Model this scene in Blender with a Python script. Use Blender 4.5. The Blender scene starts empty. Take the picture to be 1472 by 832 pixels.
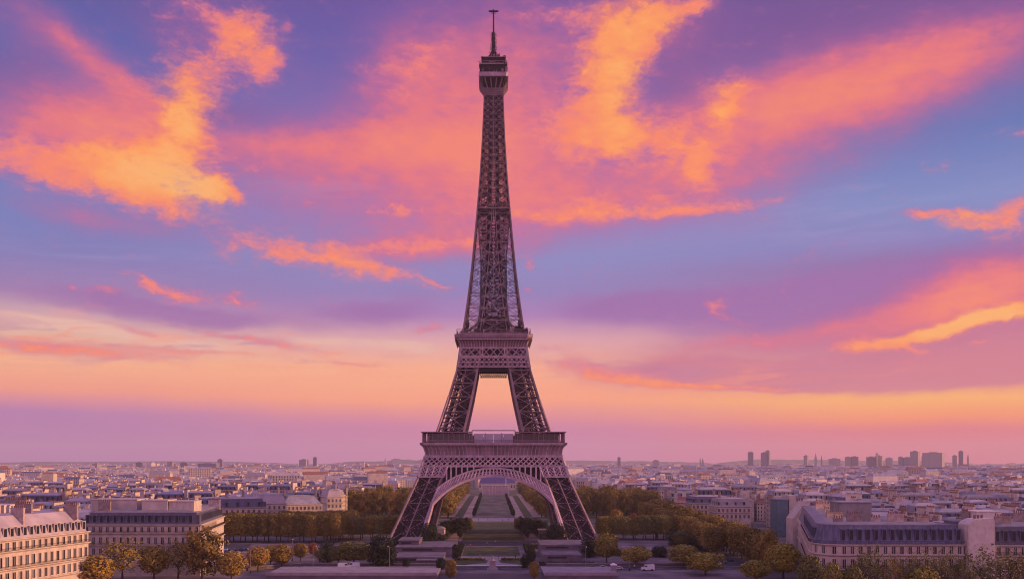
import bpy, bmesh, math, random
from mathutils import Vector, Matrix
import numpy as np

# ------------------------------------------------------------------ scene, camera, sky, sun, exposure
S = bpy.context.scene
COL = S.collection
F = 1372.0            # focal length in pixels of the 1472 px wide photograph
CX, CY = 709.5, 664.0   # vertical axis of the tower / horizon line in the photograph
HC = 43.3             # height of the camera above the ground, metres
D = 560.0             # distance to the axis of the tower

cam = bpy.data.cameras.new('camera'); camo = bpy.data.objects.new('camera', cam); COL.objects.link(camo)
cam.sensor_width = 36; cam.lens = 36 * F / 1472
cam.shift_x = (736 - CX) / 1472; cam.shift_y = (CY - 416) / 1472
cam.clip_start = 1; cam.clip_end = 60000
camo.location = (0, 0, HC); camo.rotation_euler = (math.pi / 2, 0, 0)
S.camera = camo
S.view_settings.view_transform = 'Standard'; S.view_settings.look = 'None'
S.view_settings.exposure = 0; S.view_settings.gamma = 1; S.view_settings.use_curve_mapping = False
S.render.engine = 'CYCLES'
cy = S.cycles
cy.max_bounces = 4; cy.diffuse_bounces = 2; cy.glossy_bounces = 2; cy.transmission_bounces = 2; cy.transparent_max_bounces = 4; cy.volume_bounces = 0
cy.use_denoising = True; cy.use_adaptive_sampling = True; cy.adaptive_threshold = .012; cy.adaptive_min_samples = 16; cy.filter_width = 1.05
cy.denoising_input_passes = 'RGB_ALBEDO_NORMAL'; cy.denoising_prefilter = 'ACCURATE'
cy.caustics_reflective = cy.caustics_refractive = False

SUN_EL, SUN_AZ = math.radians(9.5), math.radians(91)     # azimuth measured from +Y (view direction) towards +X
SUN_DIR = Vector((math.sin(SUN_AZ) * math.cos(SUN_EL), math.cos(SUN_AZ) * math.cos(SUN_EL), math.sin(SUN_EL)))
sl = bpy.data.lights.new('sun', 'SUN'); sl.energy = 5.0; sl.angle = math.radians(0.8); sl.color = (1.0, 0.52, 0.26)
so = bpy.data.objects.new('sun', sl); COL.objects.link(so); so.rotation_euler = SUN_DIR.to_track_quat('Z', 'Y').to_euler()

def lin(c):
    return tuple(((v / 255) / 12.92 if v / 255 <= .04045 else ((v / 255 + .055) / 1.055) ** 2.4) for v in c[:3]) + (1.0,)

class NT:
    """small helper for writing node trees"""
    def __init__(s, tree): s.t = tree; s.n = tree.nodes; s.l = tree.links
    def put(s, sock, v):
        if isinstance(v, bpy.types.NodeSocket): s.l.new(v, sock)
        elif v is not None: sock.default_value = v
    def math(s, op, a, b=None, c=None, clamp=False):
        n = s.n.new('ShaderNodeMath'); n.operation = op; n.use_clamp = clamp
        for i, v in enumerate((a, b, c)):
            if v is not None: s.put(n.inputs[i], v)
        return n.outputs[0]
    def vmath(s, op, a, b=None, out=0):
        n = s.n.new('ShaderNodeVectorMath'); n.operation = op
        s.put(n.inputs[0], a)
        if b is not None: s.put(n.inputs[3] if op == 'SCALE' else n.inputs[1], b)
        return n.outputs[out]
    def xyz(s, x, y, z=0.0):
        n = s.n.new('ShaderNodeCombineXYZ'); s.put(n.inputs[0], x); s.put(n.inputs[1], y); s.put(n.inputs[2], z); return n.outputs[0]
    def sep(s, v):
        n = s.n.new('ShaderNodeSeparateXYZ'); s.put(n.inputs[0], v); return n.outputs
    def mapping(s, v, loc=(0, 0, 0), rot=(0, 0, 0), sc=(1, 1, 1), kind='TEXTURE'):
        n = s.n.new('ShaderNodeMapping'); n.vector_type = kind; s.put(n.inputs[0], v)
        n.inputs[1].default_value = loc; n.inputs[2].default_value = rot; n.inputs[3].default_value = sc; return n.outputs[0]
    def noise(s, v, scale, detail=4, rough=.55, out='Fac', dist=0):
        n = s.n.new('ShaderNodeTexNoise'); s.put(n.inputs['Vector'], v); n.inputs['Scale'].default_value = scale
        n.inputs['Detail'].default_value = detail; n.inputs['Roughness'].default_value = rough; n.inputs['Distortion'].default_value = dist
        return n.outputs[out]
    def ramp(s, f, stops, mode='LINEAR'):
        n = s.n.new('ShaderNodeValToRGB'); s.put(n.inputs[0], f); cr = n.color_ramp; cr.interpolation = mode
        while len(cr.elements) < len(stops): cr.elements.new(.5)
        for e, (p, c) in zip(cr.elements, stops):
            e.position = p; e.color = c if isinstance(c, tuple) else (c, c, c, 1)
        return n.outputs[0]
    def mix(s, f, a, b, mode='MIX'):
        n = s.n.new('ShaderNodeMix'); n.data_type = 'RGBA'; n.blend_type = mode
        s.put(n.inputs[0], f); s.put(n.inputs[6], a); s.put(n.inputs[7], b); return n.outputs[2]
    def sstep(s, v, a, b):
        n = s.n.new('ShaderNodeMapRange'); n.interpolation_type = 'SMOOTHSTEP'; s.put(n.inputs[0], v)
        s.put(n.inputs[1], a); s.put(n.inputs[2], b); n.inputs[3].default_value = 0; n.inputs[4].default_value = 1; return n.outputs[0]

def azel(x, y):
    """photograph pixel -> compass azimuth / elevation of that direction in degrees"""
    tx = (x - CX) / F; ty = (CY - y) / F
    az = math.atan(tx); el = math.atan(ty * math.cos(az))
    return math.degrees(az), math.degrees(el)

def build_sky():
    w = bpy.data.worlds.new('World'); S.world = w; w.cycles.sampling_method = 'NONE'; w.use_nodes = True
    w.node_tree.nodes.clear(); N = NT(w.node_tree)
    tc = N.n.new('ShaderNodeTexCoord').outputs['Generated']
    dx, dy, dz = N.sep(tc)
    az = N.math('MULTIPLY', N.math('ARCTAN2', dx, dy), 57.29578)
    el = N.math('MULTIPLY', N.math('ARCSINE', dz), 57.29578)
    V = N.xyz(az, el, 0)
    # three scales of turbulence that bend the cloud outlines
    st = N.xyz(az, N.math('MULTIPLY', el, 1.7), 3.7)
    def warp(scale, amp_x, amp_y, detail, rough=.55, off=0):
        n = N.noise(N.vmath('ADD', st, (off, off * 1.3, off * .7)), scale, detail, rough, 'Color')
        return N.vmath('MULTIPLY', N.vmath('SUBTRACT', n, (.5, .5, .5)), (amp_x, amp_y, 0))
    w_soft = warp(.16, 3.6, 2.0, 4, off=4.1)
    w_fine = warp(.42, 2.3, 1.7, 6, .64, off=17.3)
    Vs = N.vmath('ADD', V, w_soft)
    Vc = N.vmath('ADD', N.vmath('ADD', V, N.vmath('SCALE', w_soft, .22)), w_fine)
    Vb = N.vmath('ADD', V, N.vmath('SCALE', w_soft, .35))
    fb = N.noise(N.vmath('ADD', st, (31.0, 7.0, 2.0)), .55, 8, .64)
    fb2 = N.noise(N.vmath('ADD', N.xyz(az, N.math('MULTIPLY', el, 3.0), 9.0), (3.0, 1.0, 5.0)), .22, 7, .6)

    def field(vec, shapes, acc=0.0):
        vx, vy, _ = N.sep(vec)
        for (x, y, rx, ry, rot, k) in shapes:
            a, e = azel(x, y); sc = 57.29578 / F; c = math.cos(math.radians(a))
            m = N.mapping(N.xyz(vx, vy, acc), (a, e, 0), (0, 0, math.radians(-rot)), (rx * sc * c, ry * sc * c, 1e5))   # the running sum rides along in z
            d = N.vmath('DOT_PRODUCT', m, m, out=1)
            acc = N.math('MULTIPLY_ADD', N.math('POWER', .2, d), k, acc)
        return acc

    # ---- clear air: colour by elevation, one set for the left, one for the middle, one for the right of the view
    be = N.sep(Vb)[1]
    fe = N.math('DIVIDE', be, 40.0, clamp=True)
    def E(y): return max(0, math.degrees(math.atan((CY - y) / F))) / 40.0
    def grad(st): return N.ramp(fe, sorted([(E(y), lin(c)) for y, c in st] + [(1.0, lin(st[-1][1]))], key=lambda q: q[0]))
    L = grad([(664, (172, 118, 170)), (600, (180, 122, 172)), (590, (210, 134, 160)), (572, (244, 154, 130)), (530, (250, 178, 136)), (492, (226, 178, 160)),
              (468, (206, 162, 172)), (440, (158, 124, 174)), (390, (128, 124, 182)), (310, (106, 128, 188)), (200, (104, 108, 174)), (90, (88, 96, 166)), (0, (98, 84, 152))])
    M = grad([(664, (198, 122, 166)), (615, (206, 124, 162)), (600, (226, 138, 148)), (575, (254, 162, 124)), (530, (252, 176, 138)), (490, (222, 164, 170)),
              (455, (172, 126, 180)), (420, (146, 128, 184)), (370, (138, 138, 192)), (310, (160, 126, 184)), (200, (142, 108, 172)), (90, (100, 94, 166)), (0, (106, 84, 156))])
    R = grad([(664, (216, 104, 122)), (622, (228, 114, 122)), (606, (252, 146, 98)), (580, (255, 180, 100)), (560, (228, 138, 130)), (500, (198, 124, 150)),
              (450, (168, 114, 164)), (400, (146, 112, 168)), (370, (134, 128, 186)), (320, (128, 140, 194)), (230, (98, 118, 180)), (90, (118, 84, 150)), (0, (98, 74, 136))])
    aa = N.sep(Vb)[0]
    base = N.mix(N.sstep(aa, -26.0, -3.0), L, M)
    base = N.mix(N.sstep(aa, 2.0, 24.0), base, R)

    # ---- violet shadowed cloud decks
    pur = field(Vs, [(1220, 425, 330, 52, -7, 1.0), (900, 440, 160, 34, 0, .75), (240, 446, 260, 26, 4, .85), (520, 452, 120, 24, 4, .6), (600, 430, 90, 40, 0, .35)])
    base = N.mix(N.math('MULTIPLY', N.sstep(N.math('ADD', pur, N.math('MULTIPLY', N.math('SUBTRACT', fb2, .5), .5)), .2, .75), .82), base, lin((156, 106, 168)))
    mau = field(Vb, [(1330, 530, 260, 34, -1, 1.2), (1040, 535, 170, 26, 4, 1.0), (1180, 548, 250, 14, 1, .6), (1440, 490, 120, 40, -8, .8)])
    base = N.mix(N.math('MULTIPLY', N.sstep(N.math('ADD', mau, N.math('MULTIPLY', N.math('SUBTRACT', fb2, .5), .7)), .15, .6), .85), base, lin((208, 122, 142)))
    topv = field(Vs, [(1180, 30, 330, 60, -4, 1.0), (700, 20, 90, 70, 0, .6), (30, 110, 110, 90, 0, .8), (240, 40, 90, 50, 20, .5), (330, 160, 120, 30, 0, .7), (980, 110, 60, 90, 10, .8)])
    base = N.mix(N.math('MULTIPLY', N.sstep(topv, .05, 1.0), .6), base, lin((126, 86, 146)))
    # pale streaks low on the left
    crm = field(Vb, [(60, 462, 130, 14, 6, .9), (250, 490, 190, 14, 7, .9), (480, 492, 120, 12, 0, .8), (600, 500, 90, 14, 0, .6)])
    crm = N.math('MULTIPLY', N.sstep(N.math('ADD', crm, N.math('MULTIPLY', N.math('SUBTRACT', fb2, .5), 1.4)), .3, .95), .8)
    base = N.mix(crm, base, lin((234, 184, 168)))

    # ---- long thin streaks low over the horizon
    stn = N.noise(N.vmath('ADD', N.xyz(N.math('MULTIPLY', az, .55), N.math('MULTIPLY_ADD', az, -.18, N.math('MULTIPLY', el, 4.2)), 2.0), w_soft), .28, 6, .58)
    band = field(Vb, [(60, 488, 260, 42, 3, 1.0), (380, 500, 220, 30, 5, .9), (860, 535, 160, 30, 4, .9), (1120, 540, 220, 28, 2, .7)])
    base = N.mix(N.math('MULTIPLY', N.math('MULTIPLY', N.sstep(stn, .50, .64), N.math('MINIMUM', band, 1.0)), .75), base, lin((246, 146, 122)))
    base = N.mix(N.math('MULTIPLY', N.math('MULTIPLY', N.sstep(stn, .47, .36), N.math('MINIMUM', band, 1.0)), .55), base, lin((190, 128, 160)))
    thin = field(Vb, [(500, 268, 130, 30, 0, 1.0), (1250, 300, 200, 60, 0, .5), (150, 370, 200, 30, 0, .5)])
    base = N.mix(N.math('MULTIPLY', N.math('MULTIPLY', N.sstep(stn, .40, .66), thin), .6), base, lin((178, 158, 200)))

    # ---- soft glowing veils
    soft = field(Vs, [(80, 205, 190, 72, 6, 1.0), (110, 160, 140, 56, 8, .6), (200, 165, 120, 66, 20, .55), (40, 28, 130, 56, 20, .55), (150, 96, 140, 30, 34, .6), (440, 205, 220, 42, -2, .8), (585, 100, 110, 95, 0, .95),
        (640, 215, 190, 60, 0, .7), (770, 70, 170, 100, 0, .7), (780, 215, 220, 110, 0, .8), (1020, 215, 150, 84, 0, .7), (860, 285, 290, 44, 0, .7),
        (1330, 118, 280, 72, -10, .85), (1130, 150, 160, 66, -4, .75), (1280, 82, 300, 66, -8, .72), (540, 290, 280, 80, 4, .62), (420, 250, 160, 60, 0, .3), (250, 390, 260, 40, 0, .22), (1000, 320, 160, 30, 0, .3), (1200, 230, 200, 40, -6, .25), (610, 355, 190, 34, -4, .85), (960, 40, 140, 70, 0, .5),
        (320, 60, 150, 80, 10, .65), (250, 325, 180, 34, 0, .35), (90, 300, 150, 26, 8, .45), (690, 140, 100, 170, 0, .35),
        (1330, 455, 250, 52, -11, 1.0), (1430, 405, 170, 70, -10, .95), (1060, 492, 180, 24, -6, .75), (880, 535, 170, 32, 4, .6), (60, 500, 280, 20, 2, .6), (330, 480, 150, 16, 8, .35)])
    fb3 = N.noise(N.vmath('ADD', N.xyz(N.math('ADD', az, N.math('MULTIPLY', el, .5)), N.math('MULTIPLY', el, 2.2), 5.0), w_fine), .9, 7, .62)
    fine = N.math('SUBTRACT', fb3, .5)
    softv = N.math('ADD', soft, N.math('MULTIPLY', N.math('ADD', N.math('MULTIPLY', N.math('SUBTRACT', fb, .5), .7), N.math('MULTIPLY', fine, .55)), N.math('MINIMUM', soft, 1.1)))
    sa = N.sstep(softv, .0, 1.35)
    scol = N.ramp(N.math('MULTIPLY', softv, .6), [(0.0, lin((158, 96, 164))), (.3, lin((180, 98, 150))), (.55, lin((212, 106, 138))), (.8, lin((236, 120, 122))), (1.0, lin((248, 134, 110)))])
    c1 = N.mix(N.math('MULTIPLY', sa, .92), base, scol)

    # ---- sunlit cumulus and streaks with ragged edges
    hot = field(Vc, [
        # big cloud on the left
        (262, 165, 62, 84, -6, .95), (200, 226, 130, 46, 4, .85), (130, 248, 150, 34, 12, .75), (20, 232, 110, 36, 10, .7), (215, 284, 84, 26, 18, .85), (310, 274, 50, 20, -4, .9), (338, 280, 20, 10, 10, .5),
        (350, 56, 56, 54, 0, .75), (385, 96, 30, 28, -20, .8), (290, 20, 90, 22, 8, .5), (295, 100, 50, 46, 0, .5), (412, 40, 14, 10, 0, .45), (130, 74, 120, 12, 32, .25),
        # cloud left of the spire
        (612, 80, 48, 40, 0, .45), (572, 118, 44, 40, 0, .42), (520, 95, 26, 16, 0, .35),
        # big cloud right of the spire
        (870, 112, 60, 120, 14, 1.05), (940, 30, 72, 34, -24, .95), (1002, 6, 34, 12, -5, .85), (870, 195, 100, 44, 10, .75), (965, 205, 80, 46, 20, .75), (1050, 150, 40, 52, 0, 1.0), (1086, 184, 22, 16, 0, .5), (1006, 240, 32, 42, 0, .85), (925, 62, 40, 30, -40, .45), (800, 24, 90, 24, 0, .55),
        (845, 278, 36, 14, -20, .55), (790, 190, 70, 70, 0, .4),
        # drifting clouds, middle left
        (340, 350, 46, 18, 5, .6), (400, 358, 46, 22, 18, .8), (480, 374, 80, 22, 14, .75), (560, 393, 64, 15, 12, .7), (630, 406, 40, 5, 12, .55), (600, 352, 150, 17, -5, .6),
        (98, 412, 14, 9, 0, .6), (150, 418, 36, 8, -5, .7), (212, 410, 30, 12, 14, .8), (262, 426, 52, 13, 8, .75), (346, 430, 30, 11, 12, .85), (442, 292, 14, 18, 40, .5), (370, 240, 20, 8, 0, .5),
        (560, 268, 14, 16, 40, .5), (555, 306, 50, 12, 4, .5), (628, 286, 12, 5, 0, .6), (757, 376, 11, 15, 0, .6), (759, 420, 9, 8, 0, .6), (622, 475, 30, 10, 0, .75),
        # right
        (1330, 307, 54, 12, 8, .9), (1420, 322, 70, 18, 12, .9), (1462, 296, 26, 20, -40, .9), (1466, 192, 26, 6, 0, .6), (1095, 250, 24, 6, 0, .4), (1026, 444, 24, 16, 40, .75), (1055, 462, 22, 8, 15, .55),
        (1400, 430, 46, 13, 0, .5), (1070, 490, 110, 9, -8, .5), (1300, 521, 22, 4, 0, .6), (1402, 493, 20, 4, 0, .6),
        ])
    Vf = N.vmath('ADD', Vb, N.vmath('SCALE', w_fine, .3))
    hot = field(Vf, [(840, 306, 190, 15, 0, .9), (1010, 303, 130, 11, -4, .75), (900, 285, 120, 14, 0, .4), (70, 501, 200, 11, 3, .9), (195, 473, 60, 7, 12, .6), (360, 488, 120, 8, 8, .75), (250, 503, 140, 8, 2, .6), (500, 522, 80, 4, 3, .5),
        (1060, 559, 130, 5, 2, .8), (900, 548, 100, 8, 6, .8), (820, 524, 90, 13, 7, .7), (965, 557, 70, 5, 2, .6), (900, 540, 110, 12, 5, .5), (790, 500, 40, 6, 0, .4), (1250, 497, 80, 13, -4, .95), (1340, 478, 80, 13, -13, 1.0), (1410, 458, 80, 13, -15, .8), (1470, 444, 70, 14, -10, .9), (1310, 503, 34, 6, 18, .7), (600, 352, 130, 12, -4, .5), (900, 450, 60, 6, 0, .25)], hot)
    fb4 = N.noise(N.vmath('ADD', N.vmath('ADD', st, w_fine), (8.0, 3.0, 1.0)), 2.0, 6, .66)
    puff = N.math('SUBTRACT', fb4, .5)
    # scattered small puffs in the middle heights
    frn = N.noise(N.vmath('ADD', N.xyz(az, N.math('MULTIPLY', el, 2.1), 14.0), w_fine), .34, 6, .62)
    frm = field(Vb, [(430, 300, 330, 70, 4, 1.0), (1050, 380, 420, 60, -6, .8), (650, 430, 260, 40, 0, .6), (1330, 240, 200, 70, 0, .6), (1250, 510, 240, 24, 0, .9)])
    hot = N.math('ADD', hot, N.math('MULTIPLY', N.math('MULTIPLY', N.sstep(frn, .55, .70), N.math('MINIMUM', frm, 1.0)), .62))
    hv = N.math('ADD', hot, N.math('ADD', N.math('MULTIPLY', N.math('SUBTRACT', fb, .5), 1.0), N.math('ADD', N.math('MULTIPLY', fine, .6), N.math('MULTIPLY', puff, .7))))
    ha = N.sstep(hv, .06, 1.08)
    # how strongly each part of the cloud is lit from below the horizon
    heat = field(Vs, [(255, 175, 66, 90, 0, .75), (200, 248, 150, 46, 8, .75), (300, 275, 60, 28, 0, .5), (360, 60, 60, 60, 0, .25), (885, 110, 60, 110, 14, .62), (950, 36, 70, 40, 0, .4), (890, 200, 110, 50, 0, .3), (1040, 150, 50, 50, 0, .5), (1000, 230, 50, 50, 0, .35),
        (600, 90, 60, 50, 0, .25), (850, 303, 260, 24, 0, .3), (480, 372, 150, 34, 8, .3), (1400, 315, 110, 34, 0, .4), (1320, 480, 130, 30, -12, .7), (1440, 450, 100, 30, -10, .7), (70, 505, 180, 14, 0, .3), (1060, 556, 160, 12, 0, .4), (890, 545, 120, 14, 0, .4)], .28)
    heat = N.math('ADD', heat, N.math('ADD', N.math('MULTIPLY', N.math('ADD', fine, puff), .4), N.math('MULTIPLY', N.math('SUBTRACT', fb, .5), .4)))
    heat = N.math('ADD', heat, N.math('ADD', N.math('MULTIPLY', N.math('SUBTRACT', fb, .5), .45), N.math('MULTIPLY_ADD', ha, .42, -.36)))   # thin rims stay pink, thick parts glow
    hcol = N.ramp(N.math('MULTIPLY', heat, .8), [(.0, lin((206, 106, 146))), (.24, lin((236, 126, 128))), (.48, lin((249, 136, 104))), (.74, lin((255, 158, 92))), (1.0, lin((255, 178, 104)))])
    c2 = N.mix(N.math('MULTIPLY', ha, .96), c1, hcol)

    # ---- the rest of the dome: behind the camera and overhead the dusk sky is plain lavender, below the horizon dull earth
    back = N.ramp(N.math('DIVIDE', el, 90.0, clamp=True), [(0.0, lin((232, 150, 186))), (.15, lin((214, 152, 202))), (.5, lin((146, 134, 200))), (1.0, lin((110, 115, 185)))])
    backn = N.mix(N.math('MULTIPLY', N.sstep(fb2, .5, .7), .6), back, lin((240, 150, 150)))
    bg = N.n.new('ShaderNodeBackground'); N.put(bg.inputs[0], c2); bg.inputs[1].default_value = 1.0
    bb = N.n.new('ShaderNodeBackground'); N.put(bb.inputs[0], backn); bb.inputs[1].default_value = 1.35
    front = N.math('MULTIPLY', N.sstep(dy, .30, .55), N.sstep(el, 48.0, 34.0))
    mx = N.n.new('ShaderNodeMixShader'); N.put(mx.inputs[0], front); N.l.new(bb.outputs[0], mx.inputs[1]); N.l.new(bg.outputs[0], mx.inputs[2])
    # physical dusk sky as a faint base under the clouds
    nk = N.n.new('ShaderNodeTexSky'); nk.sky_type = 'NISHITA'; nk.sun_disc = False; nk.sun_elevation = SUN_EL; nk.sun_rotation = SUN_AZ
    bn = N.n.new('ShaderNodeBackground'); N.put(bn.inputs[0], nk.outputs[0]); bn.inputs[1].default_value = 0.004
    ad = N.n.new('ShaderNodeAddShader'); N.l.new(mx.outputs[0], ad.inputs[0]); N.l.new(bn.outputs[0], ad.inputs[1])
    out = N.n.new('ShaderNodeOutputWorld'); N.l.new(ad.outputs[0], out.inputs[0])
build_sky()

# ------------------------------------------------------------------ mesh and naming helpers
rnd = random.Random(7)
class MB:
    """collects faces; build() links them as ONE mesh object"""
    def __init__(s): s.v = []; s.f = []; s.m = []; s.uv = []
    def face(s, pts, m=0, uv=None):
        i = len(s.v); s.v += [tuple(p) for p in pts]; s.f.append(tuple(range(i, i + len(pts)))); s.m.append(m)
        s.uv += uv if uv else [(0, 0)] * len(pts)
    def hull(s, lo, hi, m=0, caps=(1, 1), mtop=None, mbot=None):
        """prism between two polygons with the same number of corners"""
        n = len(lo)
        u = 0
        for i in range(n):
            j = (i + 1) % n; L = math.dist(lo[i][:2], lo[j][:2])
            s.face([lo[i], lo[j], hi[j], hi[i]], m, [(u, lo[i][2]), (u + L, lo[j][2]), (u + L, hi[j][2]), (u, hi[i][2])]); u += L
        if caps[1]: s.face(hi, m if mtop is None else mtop)
        if caps[0]: s.face(lo[::-1], m if mbot is None else mbot)
    def box(s, x0, x1, y0, y1, z0, z1, m=0, mtop=None):
        q = [(x0, y0), (x1, y0), (x1, y1), (x0, y1)]
        s.hull([(x, y, z0) for x, y in q], [(x, y, z1) for x, y in q], m, mtop=mtop)
    def bar(s, p, q, w, m=0, h=None, caps=True):
        p = Vector(p); q = Vector(q); d = q - p
        if d.length < 1e-6: return
        d.normalize(); up = Vector((0, 0, 1)) if abs(d.z) < .92 else Vector((0, 1, 0))
        a = d.cross(up).normalized() * (w / 2); b = a.cross(d).normalized() * ((h or w) / 2)
        c = [a + b, -a + b, -a - b, a - b]
        i = len(s.v); s.v += [tuple(p + k) for k in c] + [tuple(q + k) for k in c]
        for k in range(4):
            j = (k + 1) % 4; s.f.append((i + k, i + j, i + 4 + j, i + 4 + k)); s.m.append(m)
        s.uv += [(0, 0)] * 16
        if caps:
            s.f += [(i + 3, i + 2, i + 1, i), (i + 4, i + 5, i + 6, i + 7)]; s.m += [m, m]; s.uv += [(0, 0)] * 8
    def tube(s, pts, rs, n=6, m=0, caps=True):
        rings = []
        for k, p in enumerate(pts):
            p = Vector(p); d = (Vector(pts[min(k + 1, len(pts) - 1)]) - Vector(pts[max(k - 1, 0)])).normalized()
            up = Vector((0, 0, 1)) if abs(d.z) < .9 else Vector((1, 0, 0))
            a = d.cross(up).normalized(); b = a.cross(d)
            rings.append([p + (a * math.cos(t) + b * math.sin(t)) * rs[k] for t in (2 * math.pi * i / n for i in range(n))])
        for r0, r1 in zip(rings, rings[1:]):
            for i in range(n):
                j = (i + 1) % n; s.face([r0[j], r0[i], r1[i], r1[j]], m)
        if caps: s.face(rings[0], m); s.face(rings[-1][::-1], m)
    def lathe(s, prof, c=(0, 0, 0), n=16, m=0):
        for (r0, z0), (r1, z1) in zip(prof, prof[1:]):
            for i in range(n):
                a, b = 2 * math.pi * i / n, 2 * math.pi * (i + 1) / n
                P = lambda r, t, z: (c[0] + r * math.cos(t), c[1] + r * math.sin(t), c[2] + z)
                pts = [P(r0, a, z0), P(r0, b, z0), P(r1, b, z1), P(r1, a, z1)]
                if r0 < 1e-6: pts = pts[1:]
                elif r1 < 1e-6: pts = pts[:3]
                s.face(pts, m)
    def xform(s, M):
        s.v = [tuple(M @ Vector(p)) for p in s.v]; return s
    def add(s, o, M=None):
        i = len(s.v); s.v += [tuple(M @ Vector(p)) for p in o.v] if M else o.v
        s.f += [tuple(k + i for k in f) for f in o.f]; s.m += o.m; s.uv += o.uv; return s
    def mesh(s, name, mats, smooth=False):
        me = bpy.data.meshes.new(name); me.from_pydata(s.v, [], s.f)
        for m in (mats if isinstance(mats, (list, tuple)) else [mats]): me.materials.append(m)
        me.polygons.foreach_set('material_index', s.m)
        if smooth: me.polygons.foreach_set('use_smooth', [True] * len(s.f))
        if any(u != (0, 0) for u in s.uv):
            ul = me.uv_layers.new(name='metres'); ul.data.foreach_set('uv', [c for u in s.uv for c in u])
        me.update(); return me
    def build(s, name, mats, parent=None, smooth=False, loc=None, rz=0):
        return link(name, s.mesh(name, mats, smooth), parent, loc, rz)
def link(name, me, parent=None, loc=None, rz=0):
    o = bpy.data.objects.new(name, me); COL.objects.link(o)
    if parent: o.parent = parent
    if loc is not None: o.location = loc
    if rz: o.rotation_euler = (0, 0, rz)
    return o
def tag(o, label=None, cat=None, group=None, kind=None):
    for k, v in (('label', label), ('category', cat), ('group', group), ('kind', kind)):
        if v: o[k] = v
    return o
def thing(name, label, cat, loc=(0, 0, 0), rz=0, group=None):
    o = bpy.data.objects.new(name, None); COL.objects.link(o); o.location = loc; o.rotation_euler = (0, 0, rz)
    o.empty_display_size = .5
    return tag(o, label, cat, group)
KIDS = {}
def kids(o): return [c for c in o.children]
def dup(root, loc, rz=0, sc=None, label=None, group=None):
    """copy of a thing with copies of its parts and their sub-parts"""
    r = root.copy(); COL.objects.link(r); r.location = loc; r.rotation_euler = (0, 0, rz)
    if sc is not None: r.scale = sc if isinstance(sc, (tuple, list)) else (sc, sc, sc)
    if label: r['label'] = label
    if group: r['group'] = group
    if root not in KIDS: KIDS[root] = [(c, kids(c)) for c in kids(root)]
    for c, gs in KIDS[root]:
        k = c.copy(); COL.objects.link(k); k.parent = r
        for g in gs:
            q = g.copy(); COL.objects.link(q); q.parent = k
    return r
def remove(root):
    for c, gs in KIDS.get(root) or [(c, kids(c)) for c in kids(root)]:
        for g in gs: bpy.data.objects.remove(g)
        bpy.data.objects.remove(c)
    bpy.data.objects.remove(root)
def px(x, y, z=0.0):
    """point at height z whose place in the photograph is x, y"""
    Y = (HC - z) * F / (y - CY); return Vector(((x - CX) * Y / F, Y, z))
def pxy(x, Y): return (x - CX) * Y / F
def pz(y, Y): return HC + (CY - y) * Y / F

# ------------------------------------------------------------------ materials
MAT = {}
def mat(name, col, rough=.8, var=.25, scale=.4, col2=None, metal=0, orand=0.0, spec=.3, bump=0, stretch=(1, 1, 1)):
    m = bpy.data.materials.new(name); m.use_nodes = True; N = NT(m.node_tree); b = N.n['Principled BSDF']
    tc = N.n.new('ShaderNodeTexCoord').outputs['Object']
    if stretch != (1, 1, 1): tc = N.vmath('MULTIPLY', tc, stretch)
    f = N.noise(tc, scale, 5, .6)
    c2 = col2 or tuple(c * (1 - var) for c in col); c1 = tuple(min(1, c * (1 + var * .6)) for c in col)
    c = N.mix(N.sstep(f, .3, .7), c2 + (1,), c1 + (1,))
    if orand:
        r = N.n.new('ShaderNodeObjectInfo').outputs['Random']
        c = N.mix(1.0, c, N.ramp(r, [(0, (1 - orand, 1 - orand, 1 - orand * .9, 1)), (.5, (1, 1 - orand * .25, 1 - orand * .5, 1)), (1, (1 + orand * .5, 1 + orand * .45, 1 + orand * .4, 1))]), 'MULTIPLY')
    N.put(b.inputs['Base Color'], c); b.inputs['Roughness'].default_value = rough; b.inputs['Metallic'].default_value = metal
    b.inputs['Specular IOR Level'].default_value = spec
    if bump:
        bn = N.n.new('ShaderNodeBump'); bn.inputs['Strength'].default_value = bump; N.put(bn.inputs['Height'], f); N.put(b.inputs['Normal'], bn.outputs[0])
    MAT[name] = m; return m
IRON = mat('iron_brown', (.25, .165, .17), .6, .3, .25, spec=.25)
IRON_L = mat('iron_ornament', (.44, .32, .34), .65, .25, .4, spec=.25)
IRON_D = mat('iron_dark_and_shade', (.04, .025, .03), .8, .3, .3, spec=.15)  # near-black: paints the shade inside the tower, also plain dark ironwork
IRON_F = mat('iron_frieze', (.30, .21, .22), .65, .45, .18, spec=.25, stretch=(1, 1, .25))
GLASS = mat('glass_dark', (.05, .055, .07), .2, .3, 1.0, spec=.5, orand=.95)
GLASSP = mat('glass_pale', (.42, .38, .42), .25, .1, .3, spec=.5)

# ------------------------------------------------------------------ the tower
def zw(y, p):
    w = p * D / (F + p); return HC + (CY - y) * (D - w) / F, w
def curve(tab):
    pts = sorted(zw(y, p) for y, p in tab); zs = [a for a, _ in pts]; ws = [b for _, b in pts]
    return lambda z: float(np.interp(z, zs, ws))
O1 = curve([(783, 153), (735, 130), (685, 107), (655, 97)])
I1 = curve([(783, 106), (728, 89), (685, 72), (655, 61)])
O2 = curve([(640, 88), (621, 81.5), (575, 66), (527, 51.4), (499, 46.5), (478, 43.5)])
I2 = curve([(640, 46), (621, 42), (575, 31), (527, 21.5), (499, 18.5), (478, 17)])
O3 = curve([(478, 44.5), (467, 42.5), (430, 37), (390, 32), (345, 27.5), (299, 23.2), (250, 19.2), (200, 16), (137, 13.4)])
I3 = curve([(478, 19), (430, 12), (390, 8), (350, 5), (310, 2.5), (137, 2)])
Z = lambda y, p: zw(y, p)[0]

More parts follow.
